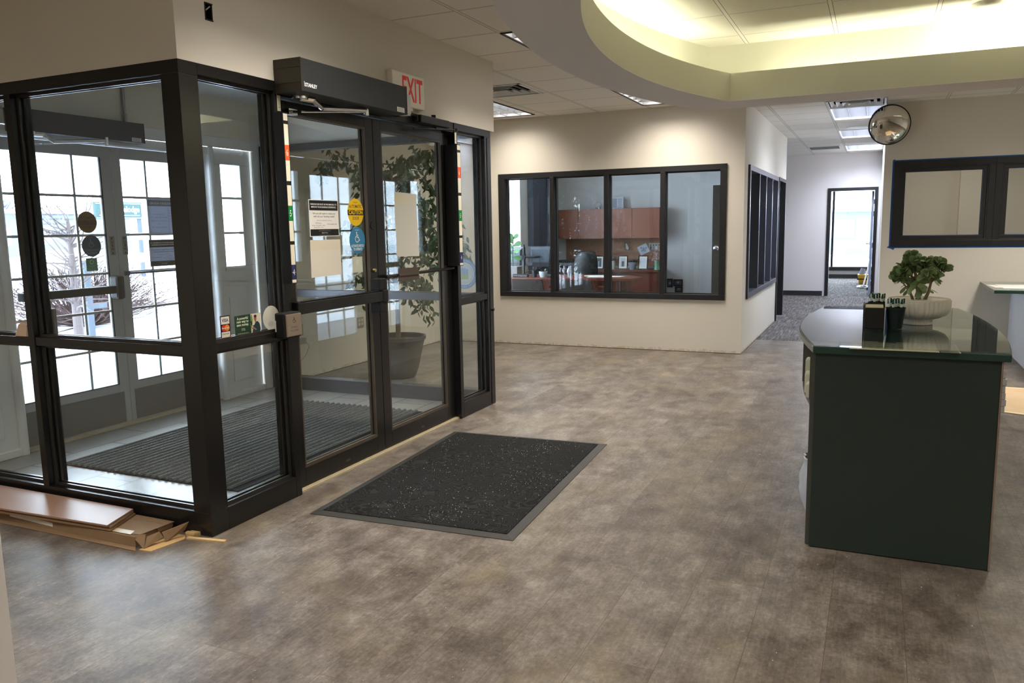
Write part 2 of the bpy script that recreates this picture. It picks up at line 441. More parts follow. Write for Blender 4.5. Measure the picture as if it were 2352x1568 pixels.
# cove
def path(cx, cy, R, yf, yn, xe=5.6, n=48):
    a0 = math.asin(max(-1, min(1, (yf-cy)/R))); a1 = math.asin(max(-1, min(1, (yn-cy)/R)))
    pts = [(xe, yf)]
    for i in range(n+1):
        a = a0+(a1-a0)*i/n; pts.append((cx-R*math.cos(a), cy+R*math.sin(a)))
    return pts+[(xe, yn)]
pI = path(2.648, 4.442, 3.974, 6.026, 2.86); pI2 = path(2.648, 4.442, 4.014, 6.066, 2.82)
pO = path(3.367, 4.481, 5.01, 6.41, 2.49); pO2 = path(3.367, 4.481, 4.93, 6.33, 2.57)
def ring(mb, A, B, z0, z1):
    n = len(A); vs = []
    for P, z in ((A, z0), (B, z0), (B, z1), (A, z1)): vs += [(p[0], p[1], z) for p in P]
    fs = []
    for i in range(n-1):
        for k in range(4):
            k2 = (k+1) % 4; fs.append((k*n+i, k*n+i+1, k2*n+i+1, k2*n+i))
    fs += [(0, n, 2*n, 3*n), (n-1, 4*n-1, 3*n-1, 2*n-1)]
    mb._a(vs, fs)
b = MB(); ring(b, pI, pO, 2.34, 2.344); b.k = 1; ring(b, pI, pO, 2.344, 2.366); ring(b, pI, pI2, 2.366, 2.533); ring(b, pO2, pO, 2.366, 2.80)
b.build('trim_1', [PAINT2, COVEP], label='curved hanging light cove soffit with glowing cream inside', cat='soffit', kind='structure')
b = MB(); b.prism(pO2, 2.790, 2.80)
b.build('ceiling', CEIL2, label='tiled ceiling panel lit up inside the curved cove', cat='ceiling', kind='structure')

# vestibule bulkhead above the glazing
b = MB()
wall_x(b, -3.01, -2.89, 2.77, 6.05, 2.25, 2.80, [(2.955, 3.005, 2.455, 2.535)])
b.box(-5.2, -3.01, 2.77, 2.89, 2.25, 2.80); b.box(-5.2, -3.01, 5.93, 6.05, 2.25, 2.80)
b.build('wall_entry', PAINT, label='beige wall band above the dark framed entry vestibule', cat='wall', kind='structure')
b = MB()
b.box(-2.94, -2.889, 2.956, 2.962, 2.456, 2.534); b.box(-2.94, -2.889, 2.998, 3.004, 2.456, 2.534); b.box(-2.946, -2.94, 2.956, 3.004, 2.456, 2.534)
b.box(-2.94, -2.886, 2.956, 3.004, 2.455, 2.461); b.box(-2.94, -2.886, 2.956, 3.004, 2.529, 2.535)
o = b.build('junction_box', GASKET, label='small open black junction box cut into wall above the vestibule corner', cat='electrical box')
b = MB(); b.tube([(-2.93, 2.98, 2.50), (-2.90, 2.975, 2.505), (-2.885, 2.985, 2.52)], .003); b.build('wire', mat('white_cable', srgb(200, 200, 195), .5), o)
# outer wall
b = MB()
wall_x(b, -5.35, -5.2, -4, 17.2, 0, 3.05, [(2.95, 5.80, 0, 2.23), (9.40, 12.02, .30, 2.55)])
b.build('wall_left', PAINT, label='outer wall of the building with entry doors and windows', cat='wall', kind='structure')
b = MB()
wall_y(b, 9.22, 9.34, -5.2, -1.35, 0, 2.80, [(-4.335, -1.555, .615, 2.13)])
b.build('wall_office', PAINT, label='long beige office wall with the wide four pane window', cat='wall', kind='structure')
b = MB()
wall_x(b, -1.47, -1.35, 9.34, 13.5, 0, 2.80, [(9.49, 12.37, .615, 2.13), (12.55, 13.44, 0, 2.12)])
b.build('wall_hall_left', PAINT, label='hallway side of the office wall running away from the corner', cat='wall', kind='structure')
b = MB(); b.box(-5.2, -1.35, 13.5, 13.62, 0, 2.80)
b.build('wall_office_back', OFFP, label='grey back wall inside the furnished office', cat='wall', kind='structure')
b = MB(); wall_y(b, 17.2, 17.32, -5.2, 2.5, 0, 2.80, [(-.90, -.01, 0, 2.125)])
b.build('wall_hall_end', PAINT2, label='end wall of the hallway with black framed door opening', cat='wall', kind='structure')
b = MB(); b.box(.05, .17, 10.44, 17.2, 0, 2.80)
b.build('wall_hall_right', PAINT2, label='right hand wall of the hallway', cat='wall', kind='structure')
b = MB(); wall_y(b, 10.32, 10.44, .05, 6, 0, 2.80, [(.21, 2.36, 1.23, 2.09)])
b.build('wall_right_front', PAINT, label='taupe wall carrying the blue taped interior window', cat='wall', kind='structure')
b = MB(); b.box(.17, 6, 13.2, 13.32, 0, 2.80); b.box(1.05, 1.35, 13.02, 13.2, 0, 2.32)
b.build('wall_inner_room', PAINT, label='plain wall seen through the blue taped window', cat='wall', kind='structure')
b = MB(); b.box(6, 6.12, -4, 13.3, 0, 3.05); b.build('wall_right', PAINT2, label='right hand end wall of the lobby out of view', cat='wall', kind='structure')
b = MB(); b.box(-5.2, 6, -4.12, -4, 0, 3.05); b.build('wall_back', PAINT2, label='lobby wall behind the viewer', cat='wall', kind='structure')
b = MB(); b.box(-2.5, -1.309, .66, .8, 0, 2.80); b.build('wall_near_corner', PAINT2, label='end of a pale wall at the lower left edge', cat='wall', kind='structure')
b = MB(); b.box(1.385, 1.50, 8.3, 10.32, 0, .742)
b.build('wall_low', mat('daylit_white_paint', srgb(206, 206, 212), .7), label='low partition wall below the green wall counter at right', cat='wall', kind='structure')  # blue daylight on this white wall is tinted into its colour
b = MB(); b.box(-2.7, -2.6, 17.32, 22.8, 0, 2.8); b.box(2.4, 2.5, 17.32, 22.8, 0, 2.8)
wall_y(b, 22.8, 22.92, -2.6, 2.4, 0, 2.8, [(-2.4, 2.2, .30, 2.62)])
b.build('wall_far_room', PAINT2, label='walls of the bright room beyond the hallway', cat='wall', kind='structure')
BASEB = mat('black_rubber_baseboard', srgb(44, 44, 48), .5)
b = MB(); b.box(-5.19, -.95, 17.188, 17.2, 0, .098); b.build('baseboard_hall', BASEB, label='black baseboard along the hallway end wall', cat='baseboard', kind='structure')
b = MB(); b.box(-2.6, 2.4, 22.786, 22.8, 0, .10); b.build('baseboard_far', BASEB, label='black baseboard below the far room window', cat='baseboard', kind='structure')

def panes(parent, axis, pos, spans, t=.006):
    for (a0, a1, z0, z1) in spans:
        m = MB()
        if axis == 'y': m.box(a0, a1, pos-t/2, pos+t/2, z0, z1)
        else: m.box(pos-t/2, pos+t/2, a0, a1, z0, z1)
        m.build('glass', GLASS, parent)

# ------------------------------------------------------------------ office window (four panes)
o = thing('window_1', (-2.945, 9.24, .615), 'wide black framed interior window with four tall panes into the office', 'window', kind='structure')
b = MB(); MX = [(-4.351, -4.266), (-3.657, -3.605), (-2.967, -2.913), (-2.288, -2.236), (-1.61, -1.539)]
y0, y1 = 9.197, 9.36
b.box(-4.351, -1.539, y0, y1, 2.072, 2.135); b.box(-4.351, -1.539, y0, y1, .61, .672)
for a, c in MX: b.box(a, c, y0, y1, .672, 2.072)
b.build('frame', BLACKF, o, bevel=.003)
b = MB()
for (a, c), (d, e) in zip(MX, MX[1:]):
    for q0, q1, r0, r1 in ((c, c+.012, .672, 2.072), (d-.012, d, .672, 2.072), (c, d, .672, .684), (c, d, 2.06, 2.072)): b.box(q0, q1, 9.27, 9.30, r0, r1)
b.build('glazing_bead', BLUEGREY, o)
panes(o, 'y', 9.285, [(c+.002, d-.002, .674, 2.07) for (a, c), (d, e) in zip(MX, MX[1:])])

# hallway side window
o = thing('window_2', (-1.41, 10.93, .615), 'black framed hallway window of four narrow looking panes seen edge on', 'window', kind='structure')
b = MB(); MY = [(9.49, 9.56), (10.30, 10.36), (10.95, 11.01), (11.62, 11.68), (12.31, 12.385)]
x0, x1 = -1.49, -1.325
b.box(x0, x1, 9.49, 12.385, 2.07, 2.131); b.box(x0, x1, 9.49, 12.385, .605, .672)
for a, c in MY: b.box(x0, x1, a, c, .672, 2.07)
b.build('frame', mat('sheen_black_frame', srgb(62, 63, 72), .3), o, bevel=.003)
panes(o, 'x', -1.42, [(c+.002, d-.002, .674, 2.068) for (a, c), (d, e) in zip(MY, MY[1:])])

# office door (open inwards)
o = thing('door_1', (-1.41, 13.0, 0), 'dark office door frame beside the hallway window with its leaf standing open inside', 'door', kind='structure')
b = MB(); b.box(-1.49, -1.33, 12.53, 12.58, 0, 2.14); b.box(-1.49, -1.33, 13.41, 13.46, 0, 2.14); b.box(-1.49, -1.33, 12.58, 13.41, 2.09, 2.14)
b.build('door_frame', BLACKF, o)
b = MB(); b.box(-2.31, -1.50, 12.585, 12.63, .005, 2.06); b.build('leaf', mat('dark_wood_door', srgb(66, 60, 52), .4), o, bevel=.002)
b = MB(); b.cyl((-2.24, 12.585, 1.10), (-2.24, 12.545, 1.10), .012); b.lathe((0, 0, 0), [(.001, 0), (.024, 0), (.042, .012), (.042, .026), (.026, .038), (.001, .04)], 20)
b.v = [(x, y, z) if i < 24 else (-2.24+x, 12.55-z, 1.10+y) for i, (x, y, z) in enumerate(b.v)]
b.build('knob', CHROME, o, smooth=True)

# hallway end door
o = thing('door_2', (-.45, 17.26, 0), 'black door frame at the hallway end with pale leaf opened into the bright room', 'door', kind='structure')
b = MB(); b.box(-.905, -.845, 17.17, 17.34, 0, 2.13); b.box(-.06, 0, 17.17, 17.34, 0, 2.13); b.box(-.845, -.06, 17.17, 17.34, 2.07, 2.13)
b.build('door_frame', BLACKF, o)
b = MB(); b.box(-.11, -.068, 17.345, 18.17, .01, 2.06); lf = b.build('leaf', mat('pale_blue_grey_door', srgb(150, 160, 182), .35), o, bevel=.002)
b = MB(); b.tube([(-.11, 18.09, 1.02), (-.17, 18.09, 1.02), (-.175, 18.0, 1.02), (-.175, 17.97, 1.02)], .011); b.cyl((-.11, 18.09, 1.02), (-.122, 18.09, 1.02), .03)
b.build('lever_handle', CHROME, lf)
for z in (.25, 1.0, 1.62, 1.85):
    b = MB(); b.box(-.068, -.056, 17.325, 17.36, z-.05, z+.05); b.build('hinge', STEEL, o)

# far room window
o = thing('window_3', (-.1, 22.86, .3), 'bright far room window with dark mullion and sill', 'window', kind='structure')
b = MB(); b.box(-2.4, 2.2, 22.70, 22.93, .20, .30); b.box(-2.4, 2.2, 22.8, 22.93, 2.56, 2.62)
for x in (-2.4, -1.08, .55, 2.14): b.box(x, x+.055, 22.8, 22.93, .30, 2.56)
b.build('frame', BLACKF, o); panes(o, 'y', 22.87, [(-2.345, -1.08, .3, 2.56), (-1.025, .55, .3, 2.56), (.605, 2.14, .3, 2.56)])

# blue taped interior window
o = thing('window_4', (1.27, 10.3, 1.17), 'black painted interior window edged with blue masking tape', 'window', kind='structure')
b = MB()
def ringrect(mb, x0, x1, z0, z1, w_, ya, yb):
    mb.box(x0, x1, ya, yb, z0, z0+w_); mb.box(x0, x1, ya, yb, z1-w_, z1)
    mb.box(x0, x0+w_, ya, yb, z0+w_, z1-w_); mb.box(x1-w_, x1, ya, yb, z0+w_, z1-w_)
for xa, xb in ((.155, 1.168), (1.168, 2.35)):
    ringrect(b, xa, xb, 1.178, 2.142, .066, 10.298, 10.32); ringrect(b, xa+.05, xb-.05, 1.228, 2.092, .03, 10.305, 10.35)
    ringrect(b, xa+.075, xb-.075, 1.253, 2.067, .045, 10.32, 10.44)
b.build('frame', BLACKF, o, bevel=.003)
TAPE = mat('blue_masking_tape', srgb(38, 92, 158), .7)
b = MB(); b.box(.137, 2.37, 10.3175, 10.3195, 1.158, 1.178); b.box(.143, 2.37, 10.3175, 10.3195, 2.142, 2.157); b.box(.137, .155, 10.3175, 10.3195, 1.178, 2.142)
b.plate((0, 10.3185, 0), X, Z, [(.115, 1.165), (.14, 1.185), (.205, 1.165), (.185, 1.135), (.165, 1.148)], .001)
b.plate((0, 10.3180, 0), X, Z, [(.135, 2.14), (.165, 2.14), (.165, 2.162), (.15, 2.166), (.14, 2.158)], .001)
for xa, xb in ((.275, 1.048), (1.288, 2.23)):
    for q in ((xa, xb, 1.298, 1.303), (xa, xb, 2.017, 2.022), (xa, xa+.004, 1.303, 2.017), (xb-.004, xb, 1.303, 2.017)): b.box(q[0], q[1], 10.372, 10.376, q[2], q[3])
b.build('masking_tape', TAPE, o)
panes(o, 'y', 10.38, [(.272, 1.051, 1.295, 2.025), (1.285, 2.233, 1.295, 2.025)])

# ------------------------------------------------------------------ vestibule storefront
o = thing('window_5', (-4.0, 2.83, 0), 'dark bronze vestibule glazing left of the corner post, above the cardboard', 'window', kind='structure')
b = MB()
b.box(-5.2, -2.89, 2.77, 2.884, 2.19, 2.25); b.box(-5.2, -2.89, 2.77, 2.884, 0, .118)
b.box(-3.0, -2.89, 2.77, 2.884, .118, 2.19); b.box(-4.107, -4.06, 2.77, 2.884, .118, 2.19); b.box(-5.2, -5.14, 2.77, 2.884, .118, 2.19)
b.build('frame', BRONZE, o, bevel=.002)
b = MB(); b.box(-5.14, -4.107, 2.775, 2.88, .894, .938); b.box(-4.06, -3.0, 2.775, 2.88, .894, .938); b.build('mid_rail', BRONZE, o, bevel=.002)
BEAD = mat('glazing_bead_metal', srgb(60, 56, 52), .3, .3)
b = MB()
SP = [(-5.14, -4.107), (-4.06, -3.0)]
for a, c in SP:
    for z0, z1 in ((.118, .894), (.938, 2.19)):
        for yy in (2.806, 2.838): b.box(a, c, yy, yy+.010, z0, z0+.014); b.box(a, c, yy, yy+.010, z1-.014, z1); b.box(a, a+.012, yy, yy+.01, z0+.014, z1-.014); b.box(c-.012, c, yy, yy+.01, z0+.014, z1-.014)
b.build('glazing_bead', BEAD, o)
panes(o, 'y', 2.827, [(a+.002, c-.002, z0+.002, z1-.002) for a, c in SP for z0, z1 in ((.118, .894), (.938, 2.19))])

def sidelight(name, y0, y1, zr0, zr1, zb, label):
    o = thing(name, (-2.947, (y0+y1)/2, 0), label, 'window', kind='structure')
    return o
o = thing('window_6', (-2.947, 3.15, 0), 'narrow dark bronze sidelight between corner post and automatic door', 'window', kind='structure')
b = MB(); b.box(-3.004, -2.89, 2.884, 3.445, 2.197, 2.25); b.box(-3.004, -2.89, 2.884, 3.40, 0, .116); b.box(-3.004, -2.89, 3.40, 3.447, 0, 2.197)
b.build('frame', BRONZE, o, bevel=.002)
b = MB(); b.box(-3.0, -2.893, 2.884, 3.40, .898, .942); b.build('mid_rail', BRONZE, o, bevel=.002)
def xbead(o, a, c, zs):
    b = MB()
    for z0, z1 in zs:
        for xx in (-2.930, -2.964): b.box(xx, xx+.01, a, c, z0, z0+.014); b.box(xx, xx+.01, a, c, z1-.014, z1); b.box(xx, xx+.01, a, a+.012, z0+.014, z1-.014); b.box(xx, xx+.01, c-.012, c, z0+.014, z1-.014)
    b.build('glazing_bead', BEAD, o)
xbead(o, 2.884, 3.40, ((.116, .898), (.942, 2.197)))
panes(o, 'x', -2.947, [(2.886, 3.398, .118, .896), (2.886, 3.398, .944, 2.195)])
o = thing('window_7', (-2.947, 5.68, 0), 'narrow dark bronze sidelight at the far end beyond the doors', 'window', kind='structure')
b = MB(); b.box(-3.004, -2.89, 5.365, 5.98, 2.197, 2.25); b.box(-3.004, -2.89, 5.412, 5.87, 0, .12); b.box(-3.004, -2.89, 5.365, 5.412, 0, 2.197)
b.box(-3.0, -2.89, 5.87, 5.98, 0, 2.197); b.box(-2.95, -2.885, 5.905, 5.911, .01, 2.19)
b.build('frame', BRONZE, o, bevel=.002)
b = MB(); b.box(-3.0, -2.893, 5.412, 5.87, .893, .94); b.build('mid_rail', BRONZE, o, bevel=.002)
b = MB(); b.cyl((-2.89, 5.945, .80), (-2.872, 5.945, .80), .012); b.build('lock_knob', BRONZE, o)
xbead(o, 5.412, 5.87, ((.12, .893), (.94, 2.197)))
panes(o, 'x', -2.947, [(5.414, 5.868, .122, .891), (5.414, 5.868, .942, 2.195)])
o = thing('window_8', (-4.1, 5.925, 0), 'dark glazed far side of the vestibule in front of the potted tree', 'window', kind='structure')
b = MB(); b.box(-5.2, -3.0, 5.87, 5.98, 2.19, 2.25); b.box(-5.2, -3.0, 5.87, 5.98, 0, .118); b.box(-5.2, -5.09, 5.87, 5.98, .118, 2.19)
b.build('frame', mat('shaded_bronze_metal', srgb(62, 60, 60), .35, .3), o, bevel=.002)
b = MB(); b.box(-5.09, -3.0, 5.875, 5.975, .872, .938); b.build('mid_rail', mat('grey_bronze_rail', srgb(78, 77, 82), .3, .3), o, bevel=.002)
panes(o, 'y', 5.925, [(-5.088, -3.002, .12, .87), (-5.088, -3.002, .94, 2.188)])

# door head + pair of inner doors
b = MB(); b.box(-3.004, -2.895, 3.447, 5.365, 2.178, 2.25)
b.build('trim_2', BRONZE, bevel=.002, label='dark bronze head rail over the pair of vestibule doors', cat='door frame', kind='structure')
b = MB(); b.box(-3.004, -2.912, 3.447, 5.365, 0, .010)
for i in range(7): b.box(-2.998+i*.012, -2.991+i*.012, 3.447, 5.365, .010, .0135)
b.build('trim_3', ALU, label='ribbed metal threshold strip under the vestibule doors', cat='threshold', kind='structure')
def inner_door(name, ya, yb, ga, gb, label):
    o = thing(name, (-2.962, (ya+yb)/2, .014), label, 'door', kind='structure')
    b = MB(); xa, xb = -2.985, -2.94
    b.box(xa, xb, ya, ga, .018, 2.172); b.box(xa, xb, gb, yb, .018, 2.172); b.box(xa, xb, ga, gb, .018, .122); b.box(xa, xb, ga, gb, 2.11, 2.172)
    b.build('leaf_frame', BRONZE, o, bevel=.002)
    b = MB()
    for x0, x1 in ((-2.957, -2.9395), (-2.985, -2.968)):
        b.box(x0, x1, ga, gb, .122, .142); b.box(x0, x1, ga, gb, 2.098, 2.11); b.box(x0, x1, ga, ga+.01, .142, 2.098); b.box(x0, x1, gb-.01, gb, .142, 2.098)
    b.build('glazing_bead', mat('worn_bronze_bead', srgb(86, 76, 64), .4, .3), o)
    panes(o, 'x', -2.962, [(ga+.002, gb-.002, .124, 2.108)])
    return o
d1 = inner_door('door_3', 3.452, 4.365, 3.545, 4.28, 'left leaf of the dark vestibule doors, with caution stickers and thick push bar')
d2 = inner_door('door_4', 4.370, 5.350, 4.455, 5.24, 'right leaf of the dark vestibule doors, with thin bar and blank paper')
b = MB(); b.box(-2.93, -2.865, 3.485, 4.30, 1.018, 1.082); b.box(-2.93, -2.86, 3.462, 3.485, 1.012, 1.088); b.box(-2.93, -2.875, 3.485, 4.30, 1.082, 1.09)
pb = b.build('push_bar', BRONZE, d1, bevel=.004)
b = MB(); b.box(-2.94, -2.868, 4.27, 4.345, .945, 1.018); b.box(-2.94, -2.868, 4.27, 4.345, 1.09, 1.165); b.box(-2.935, -2.862, 4.30, 4.36, 1.01, 1.09)
b.build('latch_case', GASKET, pb, bevel=.006)
b = MB(); b.cyl((-2.94, 4.318, 1.215), (-2.925, 4.318, 1.215), .013, .011, 16); b.build('lock_cylinder', mat('brass_lock', srgb(200, 180, 140), .25, .9), d1)
b = MB(); b.cyl((-2.94, 4.325, 1.50), (-2.936, 4.325, 1.50), .024, n=24); b.build('bore_cover', BRONZE, d1)
b = MB(); b.tube([(-2.91, 4.41, 1.168), (-2.91, 5.33, 1.176)], .011, 10); b.box(-2.94, -2.91, 4.40, 4.42, 1.157, 1.179); b.box(-2.94, -2.91, 5.315, 5.335, 1.165, 1.187)
tb = b.build('pull_bar', BRONZE, d2)
b = MB(); b.box(-2.902, -2.896, 4.545, 4.80, 1.128, 1.212); b.box(-2.9, -2.89, 4.545, 4.80, 1.164, 1.176)
b.build('bar_plate', mat('brown_plate', srgb(84, 72, 62), .45), tb)
for z, o_ in ((.055, d1), (.055, d2)):
    yy = 3.95 if o_ is d1 else 4.86
    b = MB(); b.disc((-2.94, 0, 0), Y, Z, yy, z, .028, .008, .002); b.build('maker_badge', mat('dull_badge', srgb(74, 68, 60), .35, .5), o_)
# outlet strip: overhead door closer of the right leaf
o = thing('door_closer', (-2.86, 5.0, 2.2), 'small dark bronze door closer with arm above the right vestibule door', 'door closer')
b = MB(); b.box(-2.892, -2.835, 4.80, 5.20, 2.188, 2.240); b.box(-2.892, -2.85, 4.78, 4.80, 2.195, 2.232)
b.build('body', BRONZE, o, bevel=.006)
b = MB(); b.cyl((-2.865, 5.02, 2.24), (-2.865, 5.02, 2.262), .016, n=16); b.build('cap', BRONZE, o)
b = MB(); b.tube([(-2.865, 5.02, 2.188), (-2.85, 5.02, 2.172), (-2.82, 5.27, 2.180), (-2.885, 4.78, 2.15)], .006); b.cyl((-2.82, 5.27, 2.170), (-2.82, 5.27, 2.192), .012, n=14)
b.build('arm', BRONZE, o)

# ------------------------------------------------------------------ outer entrance
o = thing('trim_4', (-5.24, 4.37, 0), 'white casing and jambs around the outer entry doors and sidelights', 'door frame', kind='structure')
b = MB()
b.box(-5.218, -5.195, 2.88, 5.865, 2.20, 2.292); b.box(-5.218, -5.195, 5.775, 5.865, 0, 2.20); b.box(-5.218, -5.195, 2.892, 2.95, 0, 2.20)
b.build('casing', WHITEP, o, bevel=.006)
b = MB()
for ya, yb in ((3.395, 3.44), (5.262, 5.31)): b.box(-5.345, -5.22, ya, yb, 0, 2.20)
b.box(-5.345, -5.22, 3.44, 5.262, 2.135, 2.20)
b.cyl((-5.225, 3.418, 0), (-5.225, 3.418, 2.2), .03, n=16); b.cyl((-5.225, 5.286, 0), (-5.225, 5.286, 2.2), .03, n=16)
b.build('jamb', WHITEP, o)
def side_panel(name, ya, yb, label):
    o = thing(name, (-5.27, (ya+yb)/2, 0), label, 'window', kind='structure')
    b = MB(); xa, xb = -5.29, -5.235; g0, g1 = ya+.10, yb-.13 if yb > 5 else yb-.10
    b.box(xa, xb, ya, yb, 0, 1.175); b.box(xa, xb, ya, yb, 2.065, 2.20); b.box(xa, xb, ya, g0, 1.175, 2.065); b.box(xa, xb, g1, yb, 1.175, 2.065)
    for z in (1.46, 1.765): b.box(xa, xb, g0, g1, z, z+.02)
    b.box(xb, -5.222, g0-.02, g1+.02, 1.14, 1.165)
    b.box(xb, -5.225, g0, g1, .62, .90); b.box(xb, -5.225, g0, g1, .14, .55)
    b.box(xb, -5.228, g0+.0, g1, 1.0, 1.02); b.box(xb, -5.205, ya, yb, 0, .05)
    b.build('panel', WHITEP, o, bevel=.008)
    panes(o, 'x', -5.265, [(g0, g1, 1.175, 2.065)])
side_panel('window_9', 5.31, 5.775, 'white panelled sidelight with three small panes right of the outer doors')
side_panel('window_10', 2.95, 3.395, 'white raised panel sidelight at far left of the outer doors')
KICK = mat('kick_plate_metal', srgb(112, 110, 106), .4, .3)
def outer_door(name, ya, yb, g0, g1, label):
    o = thing(name, (-5.31, (ya+yb)/2, .01), label, 'door', kind='structure')
    b = MB(); xa, xb = -5.335, -5.295
    b.box(xa, xb, ya, g0, .01, 2.13); b.box(xa, xb, g1, yb, .01, 2.13); b.box(xa, xb, g0, g1, .01, .322); b.box(xa, xb, g0, g1, 2.045, 2.13)
    b.build('leaf_frame', SILVER, o, bevel=.002)
    b = MB(); b.box(-5.295, -5.291, ya+.04, yb-.055, .022, .262)
    for yy in (ya+.06, (ya+yb)/2, yb-.075):
        for zz in (.04, .245): b.cyl((-5.291, yy, zz), (-5.288, yy, zz), .004, n=8)
    b.build('kick_plate', KICK, o)
    b = MB(); w3 = (g1-g0)/3
    for yy in ((3.755, 4.031) if ya < 4 else (4.668, 4.95)): b.box(-5.312, -5.300, yy-.009, yy+.009, .322, 2.045)
    for i in range(1, 6): b.box(-5.3125, -5.2995, g0, g1, .322+.2872*i-.009, .322+.2872*i+.009)
    b.build('muntin', SILVER, o)
    b = MB(); b.box(-5.305, -5.293, g1-.012, g1, .322, 2.045); b.box(-5.305, -5.293, g0, g1, .322, .329); b.build('gasket', GASKET, o)
    panes(o, 'x', -5.318, [(g0, g1, .322, 2.045)])
    return o
e1 = outer_door('door_5', 3.442, 4.350, 3.50, 4.262, 'left silver outer door with grid glass and dark exit bar')
e2 = outer_door('door_6', 4.354, 5.260, 4.438, 5.20, 'right silver outer door with grid glass, thin bar and notices')
b = MB(); b.box(-5.29, -5.22, 3.52, 4.27, 1.032, 1.09); q = b.build('exit_bar', GASKET, e1, bevel=.006)
b = MB(); b.box(-5.295, -5.20, 4.245, 4.315, .985, 1.165); b.build('latch_case', GASKET, q, bevel=.02)
b = MB(); b.tube([(-5.27, 4.40, 1.175), (-5.27, 5.17, 1.175)], .010, 8); b.box(-5.295, -5.262, 4.392, 4.418, 1.158, 1.192); b.box(-5.295, -5.262, 5.15, 5.17, 1.158, 1.192); b.build('push_bar', mat('grey_bar', srgb(90, 94, 104), .35, .4), e2)
b = MB(); b.cyl((-5.295, 4.318, .86), (-5.292, 4.318, .86), .022, n=20); b.build('bore_cover', SILVER, e1)
b = MB(); b.box(-5.345, -5.24, 3.44, 5.262, 0, .012); b.build('trim_5', ALU, label='pale metal threshold below the outer entry doors', cat='threshold', kind='structure')
# office outer window
o = thing('window_11', (-5.28, 10.71, .30), 'tall bright outer window at the left side of the office', 'window', kind='structure')
b = MB()
for q in ((9.40, 9.46, .30, 2.55), (10.60, 10.66, .30, 2.55), (11.78, 12.02, .30, 2.55), (9.40, 12.02, .30, .36), (9.40, 12.02, 2.49, 2.55)): b.box(-5.34, -5.19, q[0], q[1], q[2], q[3])
b.build('frame', WHITEP, o, bevel=.004); panes(o, 'x', -5.28, [(9.46, 10.60, .36, 2.49), (10.66, 11.78, .36, 2.49)])
b = MB(); b.box(-5.2, -5.10, 12.10, 12.66, 0, 2.30); b.box(-5.2, -5.07, 12.66, 12.74, 0, 2.30)
b.build('trim_6', mat('slate_panel', srgb(84, 92, 108), .5), label='dark slate column panel beside the bright office window', cat='column', kind='structure')
# ================================================================== THINGS
# ---- automatic door operators
def arm_mb(b, x0, x1, z, y0, y1):
    b.tube([(x0, y0, z-.012), (x0+.01, y0+.10, z-.012)], .018, 8)
    b.tube([(x0+.01, y0+.09, z-.012), (x1, y0+.145, z-.055)], [.016, .012], 8)
    b.tube([(x1, y0+.14, z-.055), (x1, y1, z-.012)], [.013, .013], 10)
    b.cyl((x1, y1, z-.045), (x1, y1, z+.012), .015, n=14)
    b.cyl((x0, y0, z-.022), (x0, y0, z), .045, n=20)
def operator(xw, xf, ya, yb, z0, z1, label, text=True):
    o = thing('door_operator', ((xw+xf)/2, (ya+yb)/2, z0), label, 'door operator')
    h = MB(); h.box(xw, xf, ya, yb, z0, z1)
    h.build('housing', mat('matte_dark_housing', srgb(36, 39, 39), .5) if text else mat('grey_housing', srgb(72, 74, 78), .5), o, bevel=.002)
    c = MB(); c.box(xw, xf+.001, ya-.005, ya, z0-.001, z1+.001); c.box(xw, xf, ya-.0065, ya-.005, z0+.045, z0+.05); c.box(xw, xf, ya-.0065, ya-.005, z1-.045, z1-.041)
    c.build('end_cap', mat('end_cap_metal', srgb(58, 53, 44), .4, .3), o)
    c = MB(); c.box(xw, xf+.001, yb, yb+.005, z0-.001, z1+.001); c.build('end_cap', mat('end_cap_metal', None), o)
    if text:
        t = MB(); t.text('STANLEY', (xf+.0008, 0, 0), Y, Z, 3.487, 2.221, .019, .098, bold=.025); t.rect((xf, 0, 0), Y, Z, 3.432, 3.434, 2.211, 2.237, .0008)
        t.build('nameplate', WHITE, o)
    y2 = yb-.03
    t = MB(); t.rect((xf, 0, 0), Y, Z, y2-.083, y2, z0+.006, z0+.034, .0006, 0)
    for k in range(3): t.rect((xf+.0006, 0, 0), Y, Z, y2-.076, y2-.008, z0+.0105+k*.008, z0+.013+k*.008, .0003, 1)
    t.build('rating_label', [PAPER, INK], o)
    a = MB(); arm_mb(a, xw+.075, xw+.11, z0, ya+.10, ya+.66)
    a.tube([(xw+.11, ya+.65, z0-.022), (xw+.03, ya+.16, z0-.075), (xw-.03, ya+.14, z0-.075)], .006, 6); a.box(xw-.045, xw-.01, ya+.11, ya+.18, z0-.09, z0-.06)
    a.build('arm', CHROME, o, smooth=True)
    return o
operator(-2.888, -2.715, 3.412, 4.425, 2.186, 2.352, 'long black automatic door operator over the vestibule doors, lobby side')
operator(-5.194, -5.10, 3.50, 4.51, 2.155, 2.30, 'grey automatic door operator inside vestibule above the outer doors', False)
b = MB(); b.tube([(-5.185, 4.42, 2.30), (-5.185, 4.42, 2.62)], .012, 10)
for z in (2.34, 2.56): b.cyl((-5.185, 4.42, z), (-5.185, 4.42, z+.03), .017, n=12)
b.build('conduit_pipe', mat('grey_conduit', srgb(150, 150, 148), .4, .5), label='thin metal conduit running up the vestibule wall from the operator', cat='pipe')

